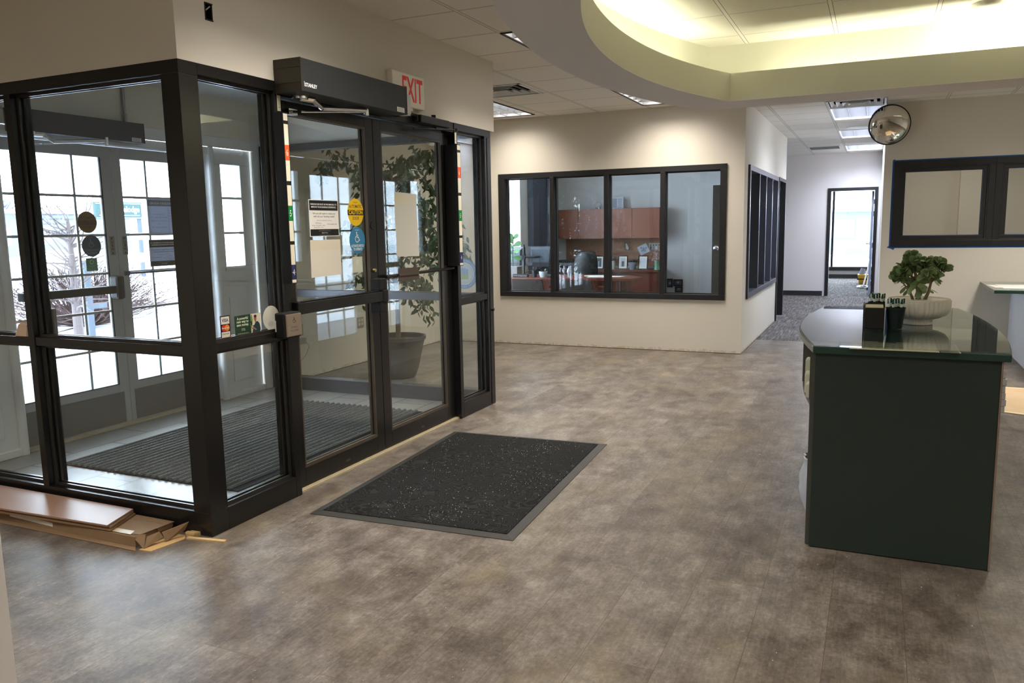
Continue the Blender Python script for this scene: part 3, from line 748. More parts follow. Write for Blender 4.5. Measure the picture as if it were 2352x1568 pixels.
# ---- exit sign
RED = mat('red_letter', srgb(250, 58, 48), .5)
o = thing('exit_sign', (-2.865, 4.66, 2.265), 'off white EXIT sign with red letters behind the door operator', 'exit sign')
b = MB(); b.box(-2.89, -2.843, 4.475, 4.868, 2.272, 2.482); b.build('housing', mat('exit_sign_plastic', srgb(248, 240, 222), .45), o, bevel=.006)
b = MB(); b.text('EXIT', (-2.8425, 0, 0), Y, Z, 4.715, 2.385, .155, .255, bold=.02); b.build('lettering', RED, o)
b = MB(); b.box(-2.89, -2.85, 4.62, 4.72, 2.25, 2.272); b.build('mount', mat('exit_sign_plastic', None), o)
b = MB(); b.box(-2.842, -2.80, 4.545, 4.60, 2.25, 2.335); b.box(-2.842, -2.80, 4.60, 4.606, 2.215, 2.25); b.box(-2.80, -2.795, 4.545, 4.606, 2.215, 2.335); b.box(-2.888, -2.80, 4.50, 4.606, 2.205, 2.215); b.box(-2.888, -2.86, 4.50, 4.606, 2.205, 2.245)
b.build('sensor_bracket', mat('white_plastic', srgb(226, 224, 218), .5), label='small white plastic bracket at the right end of the black operator', cat='bracket')

# ---- push plate with wheelchair mark
def wheelchair(mb, o, r, u, ca, cb, s, mi=None, t=.0005):
    mb.disc(o, r, u, ca-.06*s, cb+.43*s, .07*s, n=14, t=t, mi=mi)
    def bar(a0, b0, a1, b1, w_):
        dx, dy = a1-a0, b1-b0; L = math.hypot(dx, dy); nx, ny = -dy/L*w_/2, dx/L*w_/2
        mb.plate(o, r, u, [(ca+(a0+nx)*s, cb+(b0+ny)*s), (ca+(a0-nx)*s, cb+(b0-ny)*s), (ca+(a1-nx)*s, cb+(b1-ny)*s), (ca+(a1+nx)*s, cb+(b1+ny)*s)], t, mi)
    bar(-.05, .36, -.02, .02, .08); bar(-.04, .2, .18, .2, .06); bar(-.02, .03, .22, .03, .08); bar(.2, .03, .32, -.26, .08); bar(.30, -.26, .42, -.22, .06)
    pts = [(-.05, .16)]
    for i in range(11):
        a = math.radians(115+i*22); pts.append((-.02+.27*math.cos(a), -.13+.27*math.sin(a)))
    for p, q in zip(pts[1:], pts[2:]): bar(p[0], p[1], q[0], q[1], .06)
o = thing('push_plate', (-2.85, 3.375, .915), 'square steel push to open plate on black box beside the doors', 'push plate')
b = MB(); b.box(-2.889, -2.825, 3.300, 3.437, .908, 1.045); b.build('box', GASKET, o, bevel=.008)
b = MB(); b.box(-2.825, -2.815, 3.308, 3.430, .916, 1.037); pl = b.build('plate', STEEL, o, bevel=.004)
b = MB(); wheelchair(b, (-2.8148, 0, 0), Y, Z, 3.369, 1.003, .034)
b.text('PUSH', (-2.8148, 0, 0), Y, Z, 3.369, .966, .0085, .042); b.text('TO OPEN', (-2.8148, 0, 0), Y, Z, 3.369, .948, .0085, .062); b.build('lettering', mat('engraved_blue', srgb(50, 52, 66), .5), pl)
b = MB(); b.plate((0, 3.2995, 0), X, Z, [(-2.886, .945), (-2.879, .945), (-2.879, 1.005), (-2.886, 1.005)], .0006); b.build('side_label', PAPER, o)
b = MB(); b.box(-4.10, -4.045, 2.884, 2.90, .932, 1.08); b.build('switch_box', mat('grey_switch', srgb(92, 92, 88), .5), label='narrow grey switch box on the inner side of the vestibule mullion', cat='switch')

# ---- height marker strips
ORANGE = mat('orange_band', srgb(240, 96, 44), .5); GREEN = mat('green_band', srgb(0, 128, 56), .5); NAVY = mat('navy_band', srgb(44, 42, 92), .5); IVORY = mat('ivory_strip', srgb(232, 226, 204), .5)
def height_strip(y0, y1, xw, label):
    o = thing('height_marker', (-2.86, (y0+y1)/2, 1.2), label, 'height marker', 'height markers on the door posts')
    b = MB(); b.box(xw, -2.832, y0, y1, 1.195, 2.086); b.build('backing', GASKET, o)
    c = (y0+y1)/2; w_ = (y1-y0)/2-.005; xf = -2.832
    b = MB(); e = .011; segs = [(2.045, 2.08)]
    for z in (1.881, 1.567, 1.256):
        segs += [(z+.04, z+.157-e), (z-.157+e, z-.04)]
    for a, d in segs:
        a = max(a, 1.20)
        if d > a: b.rect((xf, 0, 0), Y, Z, c-w_, c+w_, a, min(d, 2.08), .001, 0)
    for z, k in ((1.881, 1), (1.567, 2), (1.256, 3)): b.rect((xf, 0, 0), Y, Z, c-w_, c+w_, z-.04, z+.04, .001, k)
    s = b.build('scale', [IVORY, ORANGE, GREEN, NAVY], o)
    for z, n_ in ((1.881, '6'), (1.567, '5'), (1.256, '4')):
        b = MB(); b.text(n_, (xf+.0012, 0, 0), Y, Z, c, z, .034, .013); b.rect((xf+.001, 0, 0), Y, Z, c-.014, c-.010, z-.001, z+.001, .0004); b.rect((xf+.001, 0, 0), Y, Z, c+.010, c+.014, z-.001, z+.001, .0004)
        b.build('numeral', WHITE, s)
    return o
height_strip(3.388, 3.430, -2.889, 'height marker with 4, 5 and 6 foot bands beside the left vestibule door')
height_strip(5.29, 5.345, -2.936, 'height marker strip at the far right jamb of the vestibule doors')
for y0, lab in ((3.42, 'short ivory strip end above the left height marker'), (5.368, 'short ivory strip end above the right height marker')):
    b = MB(); b.rect((-2.889, 0, 0), Y, Z, y0, y0+.026, 2.10, 2.19, .0012, 0); b.rect((-2.8878, 0, 0), Y, Z, y0+.004, y0+.022, 2.118, 2.1195, .0003, 1); b.rect((-2.8878, 0, 0), Y, Z, y0, y0+.026, 2.18, 2.192, .001, 1)
    b.build('marker_end', [IVORY, BLACK], label=lab, cat='strip', group='upper strip ends on the door posts')

# ---- notices and stickers
GX = -2.9585
def pardon_notice(o_x, y0, y1, z0, z1, flip, label, off=0):
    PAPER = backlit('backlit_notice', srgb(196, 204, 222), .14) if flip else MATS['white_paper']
    w_, h = y1-y0, z1-z0; c = (y0+y1)/2; r = Y; o = (o_x, 0, 0); t1 = (o_x+.0007, 0, 0); t2 = (o_x+.0012, 0, 0)
    b = MB()
    b.rect(o, r, Z, y0, y1, z0, z1, .0006, 0)
    b.rect(t1, r, Z, y0+.02*w_, y1-.02*w_, z1-.29*h, z1-.02*h, .0004, 1); b.rect(t1, r, Z, y0+.02*w_, y1-.02*w_, z0+.02*h, z0+.20*h, .0004, 1)
    b.text('PARDON OUR DUST AS WE REMODEL TO', t2, r, Z, c, z1-.125*h, .043*h, .88*w_, 2, .02, flip); b.text('IMPROVE YOUR BANKING EXPERIENCE.', t2, r, Z, c, z1-.20*h, .043*h, .84*w_, 2, .02, flip)
    b.text('We are still open to assist you', t1, r, Z, c, z1-.38*h, .05*h, .76*w_, 3, .01, flip); b.text('with all your banking needs!', t1, r, Z, c, z1-.46*h, .05*h, .72*w_, 3, .01, flip)
    b.text('Branchless Banking Solutions', t1, r, Z, c, z1-.565*h, .034*h, .5*w_, 4, 0, flip)
    sg = -1 if flip else 1
    b.text('PTM Hours', t1, r, Z, c-sg*.2*w_, z1-.635*h, .034*h, .2*w_, 3, 0, flip); b.text('ATM Available 24/7', t1, r, Z, c+sg*.26*w_, z1-.665*h, .034*h, .34*w_, 3, 0, flip)
    b.text('Monday - Friday 8:00am - 7:00pm', t1, r, Z, c-sg*.2*w_, z1-.70*h, .026*h, .44*w_, 3, 0, flip); b.text('Saturday 9:00am - Noon', t1, r, Z, c-sg*.2*w_, z1-.75*h, .026*h, .32*w_, 3, 0, flip)
    b.text('SOUTHERN MICHIGAN', t2, r, Z, c, z0+.155*h, .032*h, .40*w_, 4, 0, flip); b.text('Bank & Trust', t2, r, Z, c, z0+.10*h, .03*h, .20*w_, 2, 0, flip); b.text('www.smb-t.com   Member FDIC', t2, r, Z, c, z0+.05*h, .018*h, .38*w_, 4, 0, flip)
    return b.build('paper_notice', [PAPER, BLACK, WHITE, INK, GREYINK], label=label, cat='notice')
pardon_notice(GX, 3.719, 3.995, 1.440, 1.652, False, 'remodel notice with black header and footer on the left vestibule door')
b = MB(); b.plate((GX, 0, 0), Y, Z, [(3.712, 1.205), (4.0, 1.208), (4.0, 1.42), (3.716, 1.421)], .0008, 0); b.rect((GX+.0008, 0, 0), Y, Z, 3.72, 3.995, 1.36, 1.418, .0003, 1)
b.build('paper_notice', [mat('cream_paper', srgb(226, 218, 204), .85), mat('cream_paper_band', srgb(224, 214, 192), .85)], label='blank cream sheet taped just below the remodel notice', cat='notice')
YEL = mat('caution_yellow', srgb(240, 196, 20), .5); BLU = mat('access_blue', srgb(54, 128, 168), .5)
def caution(x, cy, cz, r_, label, cols):
    o, t1, t2 = (x, 0, 0), (x+.0007, 0, 0), (x+.0012, 0, 0)
    b = MB(); b.disc(o, Y, Z, cy, cz, r_, t=.0006, mi=0)
    pts = [(cy+r_*math.cos(a)*1.001, cz+r_*math.sin(a)) for a in [math.radians(v) for v in (-11, -4, 4, 11, 169, 176, 184, 191)]]
    pts = [(p[0], p[1]-.002) for p in pts]
    b.plate(t1, Y, Z, pts, .0004, 1)
    b.text('STANLEY', t1, Y, Z, cy, cz+.72*r_, .09*r_, .55*r_, 2); b.text('AUTOMATIC', t1, Y, Z, cy, cz+.43*r_, .24*r_, 1.55*r_, 2, .01); b.text('CAUTION', t2, Y, Z, cy, cz, .30*r_, 1.75*r_, 0, .03); b.text('DOOR', t1, Y, Z, cy, cz-.43*r_, .24*r_, .8*r_, 2, .01)
    return b.build('caution_sticker', cols, label=label, cat='sticker')
caution(GX, 4.172, 1.583, .084, 'round yellow automatic caution door sticker on inner door glass', [YEL, BLACK, INK])
def access(x, cy, cz, r_, label, cols):
    o, t1 = (x, 0, 0), (x+.0007, 0, 0)
    b = MB(); b.disc(o, Y, Z, cy, cz, r_, t=.0006, mi=0)
    b.text('STANLEY', t1, Y, Z, cy, cz+.78*r_, .08*r_, .5*r_, 1); wheelchair(b, t1, Y, Z, cy-.02*r_, cz+.22*r_, .85*r_, 1)
    b.text('ACTIVATE SWITCH', t1, Y, Z, cy, cz-.40*r_, .19*r_, 1.6*r_, 1, .02); b.text('TO OPERATE', t1, Y, Z, cy, cz-.65*r_, .19*r_, 1.1*r_, 1, .02)
    return b.build('access_sticker', cols, label=label, cat='sticker')
access(GX, 4.178, 1.409, .083, 'round blue wheelchair sticker below the yellow one on inner door', [BLU, WHITE])
b = MB(); b.rect((GX, 0, 0), Y, Z, 4.115, 4.222, 1.21, 1.308, .0006, 0); b.disc((GX+.0006, 0, 0), Y, Z, 4.168, 1.275, .018, t=.0003, mi=1)
b.build('sticker_back', [mat('pale_green_sheet', srgb(196, 202, 182), .8), mat('paler_green', srgb(206, 211, 194), .8)], label='small pale green square sheet under the blue sticker', cat='sticker')
b = MB(); pts = [(4.622, 1.724), (4.68, 1.722), (4.74, 1.721), (4.80, 1.719), (4.86, 1.717), (4.906, 1.714), (4.903, 1.60), (4.912, 1.45), (4.918, 1.283), (4.77, 1.287), (4.622, 1.290), (4.628, 1.40), (4.618, 1.55)]
b.plate((GX, 0, 0), Y, Z, pts, .0008, 0); b.rect((GX+.0008, 0, 0), Y, Z, 4.63, 4.90, 1.645, 1.71, .0003, 1)
b.build('paper_notice', [mat('grey_cream_paper', srgb(212, 210, 198), .85), mat('grey_cream_band', srgb(216, 212, 190), .85)], label='tall blank sheet taped on the right vestibule door glass', cat='notice')
# sidelight stickers
SX = -2.9435
b = MB(); t1 = (SX+.0007, 0, 0); t2 = (SX+.0012, 0, 0)
b.rect((SX, 0, 0), Y, Z, 2.970, 3.036, .944, 1.062, .0006, 0)
b.rect(t1, Y, Z, 2.975, 3.031, 1.020, 1.057, .0004, 1); b.rect(t1, Y, Z, 2.975, 3.031, .946, .981, .0004, 1)
b.text('VISA', t2, Y, Z, 3.003, 1.039, .017, .044, 2, .03)
b.disc(t1, Y, Z, 2.993, 1.0005, .0165, t=.0003, mi=3); b.disc(t2, Y, Z, 3.013, 1.0005, .0165, t=.0002, mi=4); b.text('MasterCard', (SX+.0016, 0, 0), Y, Z, 3.003, 1.0005, .008, .046, 5, .02)
b.text('DISCOVER', t2, Y, Z, 3.003, .971, .007, .046, 6, .02); b.plate(t2, Y, Z, [(3.031, .946), (3.031, .962), (3.018, .951), (3.004, .946)], .0003, 4)
b.build('payment_sticker', [mat('plum_black', srgb(36, 26, 34), .5), mat('card_white', srgb(226, 222, 208), .6), mat('card_blue', srgb(48, 50, 96), .6), mat('card_red', srgb(204, 52, 40), .6), mat('card_orange', srgb(232, 130, 40), .6), WHITE, mat('card_brown', srgb(110, 70, 60), .6)], label='narrow sticker of three payment card marks on the sidelight', cat='sticker')
b = MB(); b.rect((SX, 0, 0), Y, Z, 3.068, 3.256, .946, 1.052, .0006, 0); b.rect(t1, Y, Z, 3.182, 3.256, .946, 1.052, .0004, 1)
for i, s_ in enumerate(('A powerful', 'new way to', 'save money.')): b.text(s_, t1, Y, Z, 3.124, 1.034-i*.0175, .0135, (.078, .084, .086)[i], 2, .02)
b.text('Green', t1, Y, Z, 3.126, .983, .006, .024, 2); b.text('Savings', t1, Y, Z, 3.126, .975, .006, .028, 2); b.text('SOUTHERN MICHIGAN  Bank & Trust', t1, Y, Z, 3.124, .958, .004, .08, 2)
b.disc(t2, Y, Z, 3.188, 1.02, .008, .030, t=.0003, mi=3, n=9); b.disc(t2, Y, Z, 3.184, .998, .006, .018, t=.0003, mi=3, n=7)
b.plate(t2, Y, Z, [(3.186, .946), (3.196, .972), (3.188, .990), (3.206, .992), (3.218, 1.008), (3.232, 1.010), (3.244, .998), (3.251, .972), (3.247, .946)], .0004, 4)
b.disc(t2, Y, Z, 3.215, 1.026, .0095, .0125, t=.0005, mi=5); b.disc(t2, Y, Z, 3.216, 1.0375, .0105, .007, t=.0007, mi=6); b.plate(t2, Y, Z, [(3.211, 1.008), (3.222, 1.008), (3.221, 1.02), (3.212, 1.02)], .0004, 5)
b.plate((SX+.0018, 0, 0), Y, Z, [(3.184, .985), (3.192, .990), (3.21, .976), (3.222, .969), (3.216, .963), (3.20, .972), (3.187, .975)], .0004, 5)
b.plate((SX+.0020, 0, 0), Y, Z, [(3.186, .984), (3.194, .990), (3.197, .985), (3.189, .979)], .0004, 1)
b.build('advert_sticker', [mat('ad_green', srgb(34, 62, 46), .5), mat('ad_sky', srgb(216, 206, 184), .6), mat('ad_cream', srgb(226, 232, 196), .6), mat('ad_leaf', srgb(122, 140, 82), .6), mat('ad_shirt', srgb(36, 62, 66), .6), mat('ad_skin', srgb(150, 104, 80), .6), mat('ad_hair', srgb(46, 34, 30), .6)], label='dark green savings advert sticker with person holding phone', cat='sticker')
b = MB(); b.disc((SX, 0, 0), Y, Z, 3.338, 1.014, .064, .066, mi=0); b.disc(t1, Y, Z, 3.352, 1.045, .010, .018, t=.0002, mi=1); b.disc(t1, Y, Z, 3.335, .984, .022, .015, t=.0002, mi=2)
b.build('round_sticker', [mat('pale_disc', srgb(206, 204, 190), .7), mat('pale_pink_mark', srgb(208, 196, 186), .7), mat('pale_grey_mark', srgb(184, 184, 176), .7)], label='plain pale round sticker beside the push plate', cat='sticker')
# round blue housing seal on the far vestibule glass
SEAL = mat('seal_blue', srgb(108, 150, 196), .6); SEALW = mat('seal_white', srgb(206, 204, 196), .6)
b = MB(); cx, cz, R_ = -3.131, 1.096, .126; o5 = (0, 5.9210, 0); o6 = (0, 5.9203, 0); o7 = (0, 5.9197, 0)
b.disc(o5, X, Z, cx, cz, R_, t=.0006, mi=0); b.disc(o6, X, Z, cx, cz, R_*.76, t=.0004, mi=1)
def arctext(mb, s_, rad, a0, a1, h, mi, outward=True):
    n = len(s_)
    for i, ch in enumerate(s_):
        if ch == ' ': continue
        a = math.radians(a0+(a1-a0)*(i+.5)/n)
        mb.text(ch, o7, X, Z, cx+rad*math.cos(a), cz+rad*math.sin(a), h, None, mi, .02, False, a-math.pi/2 if outward else a+math.pi/2)
arctext(b, 'FEDERAL HOUSING COMMISSIONER', R_*.87, 178, 6, .016, 1); arctext(b, 'APPROVED LENDING INSTITUTION', R_*.87, 190, 354, .016, 1, False)
arctext(b, 'DEPARTMENT OF HOUSING', R_*.62, 170, 15, .010, 2); arctext(b, 'AND URBAN DEVELOPMENT', R_*.62, 192, 348, .010, 2, False)
for i, (hh) in enumerate((.30, .36, .42, .34, .40, .36, .28, .32)):
    x = cx-.036+i*.0095; b.rect(o7, X, Z, x, x+.006, cz+.0, cz+hh*.13, .0003, 0); b.rect(o7, X, Z, x, x+.006, cz-.045, cz-.002, .0003, 3)
b.text('*', o7, X, Z, cx+.068, cz, .012, None, 0)
b.build('round_sticker', [SEAL, SEALW, mat('seal_grey', srgb(178, 184, 190), .6), mat('seal_green', srgb(150, 170, 90), .6)], label='round blue and white seal with skyline on the far sidelight glass', cat='sticker')
# outer door stickers
EX = -5.2990
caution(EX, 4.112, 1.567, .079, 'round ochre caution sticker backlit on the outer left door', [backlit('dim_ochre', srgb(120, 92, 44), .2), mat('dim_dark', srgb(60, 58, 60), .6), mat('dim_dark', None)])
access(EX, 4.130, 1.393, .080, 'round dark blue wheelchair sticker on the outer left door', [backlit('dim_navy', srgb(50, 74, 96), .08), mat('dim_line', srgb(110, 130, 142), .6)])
b = MB(); b.rect((EX, 0, 0), Y, Z, 4.072, 4.166, 1.208, 1.304, .0006, 0); b.disc((EX+.0006, 0, 0), Y, Z, 4.119, 1.275, .016, t=.0003, mi=1); b.disc((EX+.0009, 0, 0), Y, Z, 4.119, 1.275, .012, t=.0003, mi=0)
for k, s_ in enumerate(('DRUG, TOBACCO', 'AND', 'ALCOHOL FREE')): b.text(s_, (EX+.0006, 0, 0), Y, Z, 4.119, 1.245-k*.012, .006, (.05, .015, .06)[k], 1)
b.build('square_sticker', [backlit('sage_green', srgb(100, 132, 108), .25), mat('sage_light', srgb(200, 216, 200), .6)], label='small sage green square sticker low on the outer left door', cat='sticker')
for y0, x_, lab in ((4.282, -5.2942, 'narrow grey PUSH label on left outer door stile'), (4.395, -5.2942, 'narrow grey PUSH label on right outer door stile')):
    b = MB(); b.rect((x_, 0, 0), Y, Z, y0, y0+.046, 1.318, 1.462, .0006, 0)
    for k, ch in enumerate('PUSH'): b.text(ch, (x_+.0007, 0, 0), Y, Z, y0+.023, 1.443-k*.026, .019, .018, 1, .03)
    b.plate((x_+.0007, 0, 0), Y, Z, [(y0+.014, 1.327), (y0+.032, 1.327), (y0+.023, 1.345)], .0003, 1)
    b.build('push_label', [mat('label_grey', srgb(132, 128, 120), .6), BLACK], label=lab, cat='label', group='push labels on the outer doors')
b = MB(); o = (EX, 0, 0); t1 = (EX+.0007, 0, 0)
b.rect(o, Y, Z, 4.66, 4.935, 1.46, 1.752, .0006, 0); b.rect(t1, Y, Z, 4.66, 4.935, 1.695, 1.742, .0004, 1)
b.text('HOLIDAY HOURS', (EX+.0012, 0, 0), Y, Z, 4.795, 1.716, .017, .22, 2, .02, True)
for k, s_ in enumerate(('In Observance of', 'Martin Luther King Jr. Day', 'We will be CLOSED', 'on', 'Monday, January 18th')): b.text(s_, t1, Y, Z, 4.765, 1.63-k*.026, .011, (.12, .16, .16, .02, .15)[k], 1, 0, True)
b.rect(t1, Y, Z, 4.862, 4.864, 1.47, 1.69, .0003, 1)
for k in range(5): b.rect(t1, Y, Z, 4.866, 4.93, 1.66-k*.022, 1.662-k*.022, .0003, 1)
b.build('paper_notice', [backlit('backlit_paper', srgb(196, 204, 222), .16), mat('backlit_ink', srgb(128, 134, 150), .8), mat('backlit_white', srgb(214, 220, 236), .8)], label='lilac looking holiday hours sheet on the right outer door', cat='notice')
pardon_notice(EX, 4.645, 4.925, 1.212, 1.428, True, 'remodel notice seen from its back on the right outer door')
b = MB(); M_ = mat('faint_decal', srgb(150, 158, 170), .6)
for s_, y, z, h, w_ in (('Lobby Hours', 3.86, 1.668, .030, .30), ('Monday - Thursday 9:00am - 5:00pm', 3.86, 1.622, .018, .42), ('Friday 9:00am - 5:30pm', 3.86, 1.588, .018, .34), ('Saturday Closed', 3.86, 1.556, .018, .22), ('Drive-Thru Hours', 3.88, 1.497, .030, .34)):
    b.text(s_, (-5.3216, 0, 0), Y, Z, y, z, h, w_, 0, 0, True)
b.build('hours_decal', M_, label='faint mirrored opening hours lettering on the left outer door', cat='decal')

# ---- lobby mat
def m_mat():
    m = mat('black_mat_pile', srgb(42, 42, 42), .9, spec=.2); t = NT(m); p, x, y, z = t.pos()
    v = t.n('ShaderNodeTexVoronoi', i_Scale=4.2); wv = t.noise(p, 9, 2)
    va = t.n('ShaderNodeVectorMath', operation='ADD'); t.l(p, va.inputs[0])
    cb = t.n('ShaderNodeCombineXYZ'); t.l(t.math('MULTIPLY', wv, .30), cb.inputs[0]); t.l(t.math('MULTIPLY', t.noise(p, 5, 2), .4), cb.inputs[1]); t.l(cb.outputs[0], va.inputs[1]); t.l(va.outputs[0], v.inputs['Vector'])
    s_ = t.math('SINE', t.math('MULTIPLY', v.outputs['Distance'], 95)); n_ = t.noise(p, 170, 3, .7)
    h = t.math('ADD', t.math('MULTIPLY', s_, .28), n_)
    c = t.ramp(h, [(.25, srgb(24, 24, 24)), (.75, srgb(48, 48, 47)), (1.0, srgb(70, 69, 66))]); t.l(c, t.b.inputs['Base Color']); t.bump(h, .8, .012); return m
MPILE = m_mat(); RUB = mat('mat_rubber_edge', srgb(52, 51, 48), .5)
def rotbox(mb, c, w_, l_, z0, z1, a, mi=None):
    T = Matrix.Translation((c[0], c[1], 0)) @ Matrix.Rotation(a, 4, 'Z'); old = mb.T; mb.T = T; mb.box(-w_/2, w_/2, -l_/2, l_/2, z0, z1, mi); mb.T = old
MC = (-2.130, 4.131); MA = math.radians(3.2)
o = thing('floor_mat', (MC[0], MC[1], 0), 'black patterned rubber edged floor mat in front of the vestibule doors', 'floor mat')
b = MB(); T = Matrix.Translation((MC[0], MC[1], 0)) @ Matrix.Rotation(MA, 4, 'Z'); b.T = T
w_, l_ = 1.145, 1.78
for s0 in (1,):
    o_ = [(-w_/2, -l_/2), (w_/2, -l_/2), (w_/2, l_/2), (-w_/2, l_/2)]; i_ = [(-w_/2+.045, -l_/2+.045), (w_/2-.045, -l_/2+.045), (w_/2-.045, l_/2-.045), (-w_/2+.045, l_/2-.045)]
    vs = [(p[0], p[1], .0005) for p in o_]+[(p[0], p[1], .003) for p in o_]+[(p[0], p[1], .009) for p in i_]
    b._a(vs, [(0, 3, 2, 1), (8, 9, 10, 11)]+[(k, (k+1) % 4, 4+(k+1) % 4, 4+k) for k in range(4)]+[(4+k, 4+(k+1) % 4, 8+(k+1) % 4, 8+k) for k in range(4)])
b.build('edge', RUB, o)
b = MB(); rotbox(b, MC, w_-.10, l_-.10, .008, .0125, MA); b.build('pile', MPILE, o)
# salt crumbs
rnd = random.Random(3); b = MB()
def crumb(x, y, z, s_):
    b.T = Matrix.Translation((x, y, z)) @ Matrix.Rotation(rnd.random()*6, 4, 'Z'); b.box(-s_, s_, -s_*rnd.uniform(.5, 1), s_*.6, 0, s_*1.1); b.T = None
cl = [(rnd.uniform(-.5, .5), rnd.uniform(-.8, .8)) for _ in range(16)]
R3 = Matrix.Rotation(MA, 3, 'Z')
for _ in range(620):
    if rnd.random() < .7: c_ = rnd.choice(cl); px, py = rnd.gauss(c_[0], .08), rnd.gauss(c_[1], .1)
    else: px, py = rnd.uniform(-.52, .52), rnd.uniform(-.83, .83)
    if abs(px) > .53 or abs(py) > .84: continue
    v = R3 @ Vector((px, py, 0)); crumb(MC[0]+v.x, MC[1]+v.y, .0125, rnd.uniform(.0005, .0018))
for _ in range(260):
    y = rnd.uniform(1.6, 6); x = rnd.uniform(-2.8, .5)
    crumb(x, y, .0005, rnd.uniform(.0008, .0022))
for _ in range(50):
    crumb(rnd.uniform(-1.5, -1.2), rnd.uniform(3.2, 5.2), .0005, rnd.uniform(.0008, .002))
b.build('salt_crumbs', mat('salt_white', srgb(206, 206, 204), .8), label='scattered white salt crumbs on mat and floor', cat='debris', kind='stuff')
# vestibule ribbed mat
o = thing('entrance_mat', (-4.02, 4.40, 0), 'large grey ribbed entrance mat inside the vestibule', 'floor mat')
b = MB(); b.box(-4.745, -3.27, 3.345, 5.45, .0005, .006); b.build('base', mat('ribbed_mat_base', srgb(20, 21, 21), .9), o)
b = MB(); x = -4.735; k = 0
while x < -3.31:
    n = 24; w_ = .034; L = [3.35, 5.445]
    prof = [(0, .006), (.003, .014), (.007, .019), (.017, .019), (.021, .014), (.024, .006)]; vs = []
    for yy in L: vs += [(x+p, yy, zz) for p, zz in prof]
    b._a(vs, [(i, i+1, 7+i, 6+i) for i in range(5)]+[(0, 1, 2, 3, 4, 5), (6, 11, 10, 9, 8, 7)]); x += .055
RM = mat('ribbed_mat_pile', srgb(108, 110, 111), .95, spec=.2); t = NT(RM); p, _x, _y, _z = t.pos(); nn = t.noise(p, 160, 3, .8); t.l(t.ramp(nn, [(.35, srgb(92, 94, 96)), (.65, srgb(160, 162, 163))]), t.b.inputs['Base Color']); t.bump(nn, 1, .01)
b.build('rib', RM, o, kind='stuff')
b = MB(); rnd = random.Random(5)
for _ in range(420): crumb(rnd.uniform(-4.7, -3.3), rnd.uniform(3.4, 5.4), .0195, rnd.uniform(.001, .0028))
b.build('salt_crumbs', mat('salt_white', None), label='white snow and salt crumbs on the ribbed entrance mat', cat='debris', kind='stuff')

# ---- cardboard stack at left
CARD = mat('cardboard', srgb(160, 128, 94), .8); CARD_D = mat('cardboard_edge', srgb(140, 108, 78), .85); t = NT(CARD); p, _x, _y, _z = t.pos(); t.l(t.mix(t.noise(t.mapv(p, (3, 40, 3)), 2, 3), srgb(132, 106, 78), srgb(150, 124, 94)), t.b.inputs['Base Color'])
o = thing('flat_carton', (-3.75, 2.65, 0), 'long flattened brown carton with printed lid on floor along the vestibule base', 'cardboard box')
b = MB(); b.box(-4.75, -3.14, 2.535, 2.757, .0, .052); b.prism([(-4.75, 2.535), (-3.14, 2.535), (-3.10, 2.50), (-4.75, 2.50)], .001, .004)
b.build('body', CARD, o, bevel=.002)
b = MB(); b.plate((0, 0, .0525), X, Y, [(-3.42, 2.54), (-3.135, 2.56), (-3.12, 2.752), (-3.44, 2.752)], .003); b.box(-3.135, -3.131, 2.66, 2.752, .03, .055)
b.build('lid', CARD, o)
for pts in ([(-3.16, 2.53, .0), (-3.08, 2.535, .0), (-3.115, 2.62, .0), (-3.135, 2.60, .065), (-3.20, 2.545, .06)],):
    pass
b = MB()
def tri3(mb, P):                              # thin slab through 3 or 4 points
    P = [Vector(p) for p in P]; n_ = (P[1]-P[0]).cross(P[2]-P[0]).normalized()*.0025; m_ = len(P)
    mb._a([p for p in P]+[p+n_ for p in P], [tuple(range(m_))[::-1], tuple(range(m_, 2*m_))]+[(i, (i+1) % m_, m_+(i+1) % m_, m_+i) for i in range(m_)])
tri3(b, [(-3.165, 2.54, .052), (-3.085, 2.535, .002), (-3.10, 2.565, .062)])
tri3(b, [(-3.085, 2.535, .002), (-3.065, 2.63, .028), (-3.075, 2.62, .058), (-3.095, 2.565, .05)])
tri3(b, [(-3.055, 2.635, .004), (-3.035, 2.735, .03), (-3.015, 2.745, .072), (-3.07, 2.63, .052)])
b.build('flap', CARD, o)
b = MB(); b.plate((0, 0, .0), X, Y, [(-3.10, 2.52), (-3.03, 2.525), (-3.0, 2.70), (-3.03, 2.735), (-3.10, 2.735)], .003); b.build('bottom_flap', mat('pale_cardboard', srgb(200, 164, 112), .8), o)
b = MB(); b.text('81/96 x 15.75 - 74.01" long', (0, 0, .0556), Vector((1, .10, 0)), Vector((-.10, 1, 0)), -3.0, 3.01, .017, .26); b.text('23.31', (0, 0, .0556), Vector((1, .0, 0)), Vector((0, 1, 0)), -3.25, 2.615, .018, .06); b.text('PART', (0, 0, .0556), X, Y, -3.25, 2.59, .009, .04)
b.build('print', mat('carton_print', srgb(112, 84, 60), .8), o)
b = MB(); b.plate((0, 2.5345, 0), X, Z, [(-4.05, .030), (-3.72, .020), (-3.72, .040), (-4.05, .050)], .0005); b.build('paper_strip', PAPER, o)
TAPEC = mat('clear_packing_tape', srgb(206, 190, 160), .4, spec=.5); b = MB(); b.plate((0, 0, .0556), X, Y, [(-3.55, 2.537), (-3.18, 2.545), (-3.20, 2.585), (-3.50, 2.575)], .0006); b.build('packing_tape', TAPEC, o)
LAM = mat('brown_laminate', srgb(170, 134, 112), .38, spec=.5)
